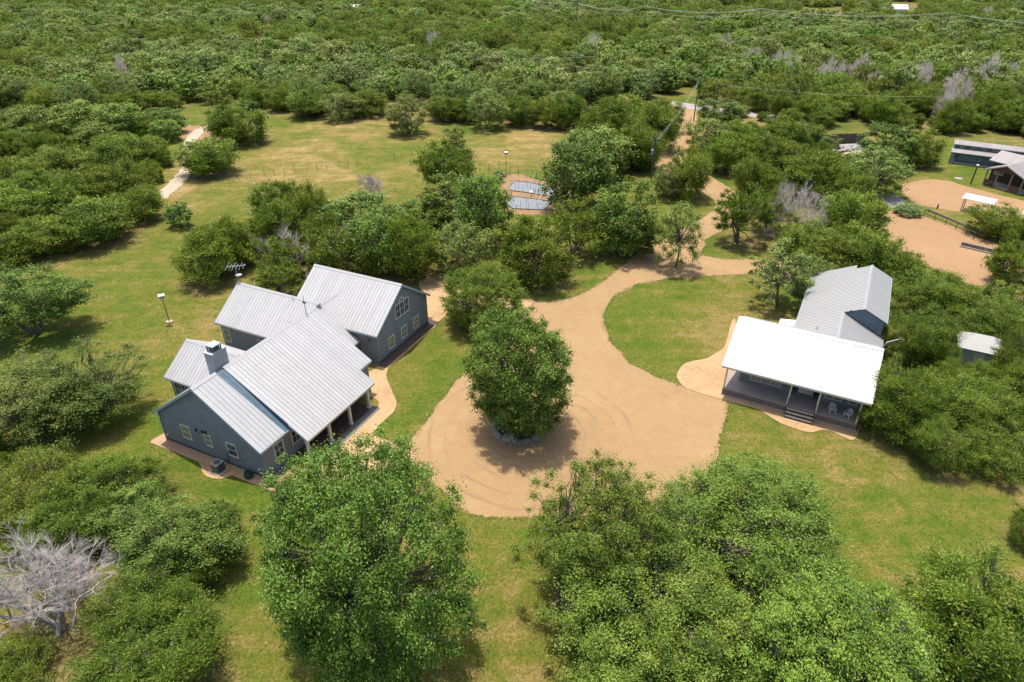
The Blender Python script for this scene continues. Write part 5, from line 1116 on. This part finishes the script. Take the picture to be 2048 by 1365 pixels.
dq = np.array([at(*q)[:2] for q in dead_pts]); kp = np.array([np.min(np.hypot(dq[:, 0]-p[0], dq[:, 1]-p[1])) > 3.6 and np.min(np.hypot(dq[:, 0]-p[0]*1.02, dq[:, 1]-p[1]-4.5)) > 3.0 for p in W_]); W_, isoak = W_[kp], isoak[kp]
cnt = {'J': 0, 'O': 0}; restJ, restO = [], []
for p, ok_ in zip(W_, isoak):
    k = 'O' if ok_ else 'J'; a = wr.uniform(1.8, 4.7)*(1.15 if ok_ else 1.0); c = a*wr.uniform(0.55, 1.0); ay = a*wr.uniform(0.85, 1.15)
    if cnt[k] < (95 if k == 'O' else 150):
        cnt[k] += 1; side = 'left of the pasture' if p[0] < -75 else ('behind the pasture' if p[0] < 42 else 'right of the road')
        if ok_: plant(('pale', 'oak', 'pale')[cnt[k] % 3], p, a, ay, c, 'pale rounded oak in the wood ' + side, 'wood oaks ' + side)
        else: plant('jun', p, a, ay, c, 'dark juniper in the wood ' + side, 'wood junipers ' + side)
    else: (restO if ok_ else restJ).append((p[0], p[1], a, ay, c, wr.uniform(0, 6.28)))
def wood(name, rows, meshes, cf, label):
    D = np.array(rows); me_ = bpy.data.meshes.new(name); me_.vertices.add(len(D)); V = np.zeros((len(D), 3), np.float32); V[:, 0] = D[:, 0]; V[:, 1] = D[:, 1]; V[:, 2] = D[:, 4]*(1 + cf); me_.vertices.foreach_set('co', V.ravel())
    at_ = me_.attributes.new('scl', 'FLOAT_VECTOR', 'POINT'); at_.data.foreach_set('vector', np.ascontiguousarray(D[:, 2:5], dtype=np.float32).ravel())
    rv = np.zeros((len(D), 3), np.float32); rv[:, 2] = D[:, 5]; at_ = me_.attributes.new('rotv', 'FLOAT_VECTOR', 'POINT'); at_.data.foreach_set('vector', rv.ravel())
    at_ = me_.attributes.new('idx', 'INT', 'POINT'); at_.data.foreach_set('value', wr.integers(0, len(meshes), len(D)).astype(np.int32)); me_.update()
    o = link(name, me_); tag(o, label, 'wood', None, 'stuff')
    ng = bpy.data.node_groups.new(name, 'GeometryNodeTree'); ng.interface.new_socket('Geometry', in_out='INPUT', socket_type='NodeSocketGeometry'); ng.interface.new_socket('Geometry', in_out='OUTPUT', socket_type='NodeSocketGeometry')
    gi, go = ng.nodes.new('NodeGroupInput'), ng.nodes.new('NodeGroupOutput'); iop = ng.nodes.new('GeometryNodeInstanceOnPoints'); jn = ng.nodes.new('GeometryNodeJoinGeometry')
    for src in meshes:
        oi = ng.nodes.new('GeometryNodeObjectInfo'); oi.transform_space = 'ORIGINAL'; oi.inputs['Object'].default_value = src; oi.inputs['As Instance'].default_value = False
        g2i = ng.nodes.new('GeometryNodeGeometryToInstance'); ng.links.new(oi.outputs['Geometry'], g2i.inputs[0]); ng.links.new(g2i.outputs[0], jn.inputs[0])
    def na(nm, ty): n = ng.nodes.new('GeometryNodeInputNamedAttribute'); n.data_type = ty; n.inputs['Name'].default_value = nm; return n.outputs['Attribute']
    ng.links.new(gi.outputs[0], iop.inputs['Points']); ng.links.new(jn.outputs[0], iop.inputs['Instance']); iop.inputs['Pick Instance'].default_value = True
    ng.links.new(na('idx', 'INT'), iop.inputs['Instance Index']); ng.links.new(na('scl', 'FLOAT_VECTOR'), iop.inputs['Scale'])
    e2r = ng.nodes.new('FunctionNodeEulerToRotation'); ng.links.new(na('rotv', 'FLOAT_VECTOR'), e2r.inputs[0]); ng.links.new(e2r.outputs[0], iop.inputs['Rotation'])
    ng.links.new(iop.outputs[0], go.inputs[0]); md = o.modifiers.new('wood', 'NODES'); md.node_group = ng
    return o
# one real far tree of each sort carries the mesh that the two masses repeat
def far_source(key, rows):
    out = []
    for k in range(len(PROTO[key])):
        r = rows.pop(0); e = plant(key, (r[0], r[1], 0), r[2], r[3], r[4], ('dark juniper' if key == 'far_j' else 'pale rounded oak') + ' at the near fringe of the distant wood', 'near fringe of the distant wood ' + ('junipers' if key == 'far_j' else 'oaks'), pick=k)
        out.append([c for c in e.children if c.name.startswith('crown')][0])
    return out
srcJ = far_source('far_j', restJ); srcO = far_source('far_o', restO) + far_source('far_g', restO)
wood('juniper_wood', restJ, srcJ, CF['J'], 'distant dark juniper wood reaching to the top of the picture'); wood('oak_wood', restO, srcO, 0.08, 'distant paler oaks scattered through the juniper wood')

ucr = [[c for c in o.children if c.name.startswith('crown')][0] for o in [q for q in col.objects if q.name.startswith('juniper_tree') and q.get('group') == 'wood junipers right of the road'][:5]]
wood('undergrowth', UNDER, ucr, CF['J'], 'young juniper undergrowth closing the gaps of the thickets')

# ------------------------------------------------------------------ finish the ground: leaf litter under the junipers
lit = GROUND_LIT.copy()
for x, y, a, k in TREES:
    if k in 'JD' and y < 260:
        m = (np.abs(GROUND_V[:, 0]-x) < 3*a) & (np.abs(GROUND_V[:, 1]-y) < 3*a)
        dd = np.hypot(GROUND_V[m, 0]-x, GROUND_V[m, 1]-y)/a; lit[m] = np.maximum(lit[m], 0.75*np.clip(1.25 - dd, 0, 1))
fill_mesh(GROUND_ME, GROUND_V, GROUND_F, {'dry': GROUND_DRY, 'litter': lit}); GROUND_ME.materials.append(M['ground'])
gr = link('ground', GROUND_ME); gr['kind'] = 'structure'
# ------------------------------------------------------------------ grass tufts on the lawns and creeping over the edges of the drive
gg = np.random.default_rng(8); n_ = 95000
y_ = 14 + 120*gg.random(n_)**0.8; x_ = (gg.random(n_)*2 - 1)*(0.86*y_ + 14); Pt = np.stack([x_, y_, 0*x_], 1)
def local_mask(P, O_, az):
    c_, s_ = math.cos(-az), math.sin(-az); dx, dy = P[:, 0]-O_[0], P[:, 1]-O_[1]; return dx*c_ + dy*s_, -dx*s_ + dy*c_
hx, hy = local_mask(Pt, HO, AZ1); qx, qy = local_mask(Pt, GO, AZ2)
bad = ((hx > -21.2) & (hx < 3.4) & (hy > -0.4) & (hy < 31.5)) | ((qx > -0.2) & (qx < 14.2) & (qy > -1.3) & (qy < 28)) | inside(Pt, outline(WALK)) | (np.hypot(Pt[:, 0]-RING[0], Pt[:, 1]-RING[1]) < 9)
bad |= inside(Pt, outline(DRIVE)) & (gg.random(n_) > 0.004)
for q in ([(1762,440),(1850,434),(2048,512),(2180,570),(2180,700),(2010,598),(1830,522),(1757,465)], [(1806,372),(1905,363),(2200,440),(2200,520),(1900,421),(1815,396)], [(1354,757),(1385,723),(1450,690),(1716,866),(1706,881),(1540,836),(1440,799)], [(838,566),(890,548),(1068,602),(905,618),(870,648)]): bad |= inside(Pt, outline(q))
Pt = Pt[~bad]
de = smooth_loop(outline(DRIVE), 0.12, 0, 2)
ex = np.repeat(de, 2, axis=0); ex = ex + gg.normal(0, 0.16, ex.shape); ex[:, 2] = 0.01; Pt = np.concatenate([Pt, ex[gg.random(len(ex)) < 0.8]])
nt_ = len(Pt); B3 = np.repeat(Pt, 3, axis=0); k_ = len(B3); th = gg.random(k_)*6.283; ln = gg.uniform(0.04, 0.11, k_); wd_ = gg.uniform(0.02, 0.055, k_)
B3[:, :2] += gg.normal(0, 0.07, (k_, 2)); dv = np.stack([np.cos(th), np.sin(th), 0*th], 1); pv = np.stack([-np.sin(th), np.cos(th), 0*th], 1)
V3 = np.empty((k_, 3, 3)); V3[:, 0] = B3 - pv*wd_[:, None]; V3[:, 1] = B3 + pv*wd_[:, None]; V3[:, 2] = B3 + dv*(ln*gg.uniform(0.2, 1.0, k_))[:, None]; V3[:, 2, 2] += ln*0.7
mg = bpy.data.meshes.new('lawn_grass'); fill_mesh(mg, V3.reshape(-1, 3), np.arange(k_*3).reshape(-1, 3), {'tint': np.repeat(np.clip(np.repeat(gg.normal(0.45, 0.22, nt_), 3) + gg.normal(0, 0.12, k_), 0, 1), 3)})
mg.materials.append(leafmat('grass_blades', (0.060, 0.110, 0.011), (0.105, 0.132, 0.018), (0.230, 0.185, 0.068), 0.25)); tag(link('lawn_grass', mg), 'short uneven tufts of lawn grass round the drive', 'grass', None, 'stuff')
# ------------------------------------------------------------------ loose stones thrown to the edges of the drive
e2 = np.repeat(de, 3, axis=0); e2 = e2 + gg.normal(0, 0.28, e2.shape); e2 = e2[gg.random(len(e2)) < 0.45]; dd_ = np.array(outline(DRIVE)); q2 = np.stack([gg.uniform(dd_[:, 0].min(), dd_[:, 0].max(), 9000), gg.uniform(dd_[:, 1].min(), dd_[:, 1].max(), 9000), np.zeros(9000)], 1); q2 = q2[inside(q2, dd_)][:2600]
e2 = np.concatenate([e2, q2]); m_ = len(e2); e2[:, 2] = 0.012; sz = gg.uniform(0.015, 0.05, m_)*(1 + (gg.random(m_) > 0.93)); th = gg.random(m_)*6.283
base_ = np.array([(1,0,0),(0,1,0),(-1,0,0),(0,-1,0),(0,0,0.8)]); ca, sa = np.cos(th), np.sin(th); bx_ = base_[None]*sz[:, None, None]; VV = np.empty((m_, 5, 3)); VV[..., 0] = bx_[..., 0]*ca[:, None] - bx_[..., 1]*sa[:, None]; VV[..., 1] = bx_[..., 0]*sa[:, None] + bx_[..., 1]*ca[:, None]; VV[..., 2] = bx_[..., 2]; VV += e2[:, None, :]
FF = (np.arange(m_)[:, None, None]*5 + np.array([(0,1,4),(1,2,4),(2,3,4),(3,0,4)])[None]).reshape(-1, 3); ms_ = bpy.data.meshes.new('loose_gravel'); fill_mesh(ms_, VV.reshape(-1, 3), FF); ms_.materials.append(plain('loose_pale_stones', (0.46, 0.325, 0.205), 0.95, 0.35, 6.0)); tag(link('loose_gravel', ms_), 'pale loose stones along the edges of the gravel drive', 'gravel', None, 'stuff')
print('trees', len(TREES), 'rest', len(restJ), len(restO))
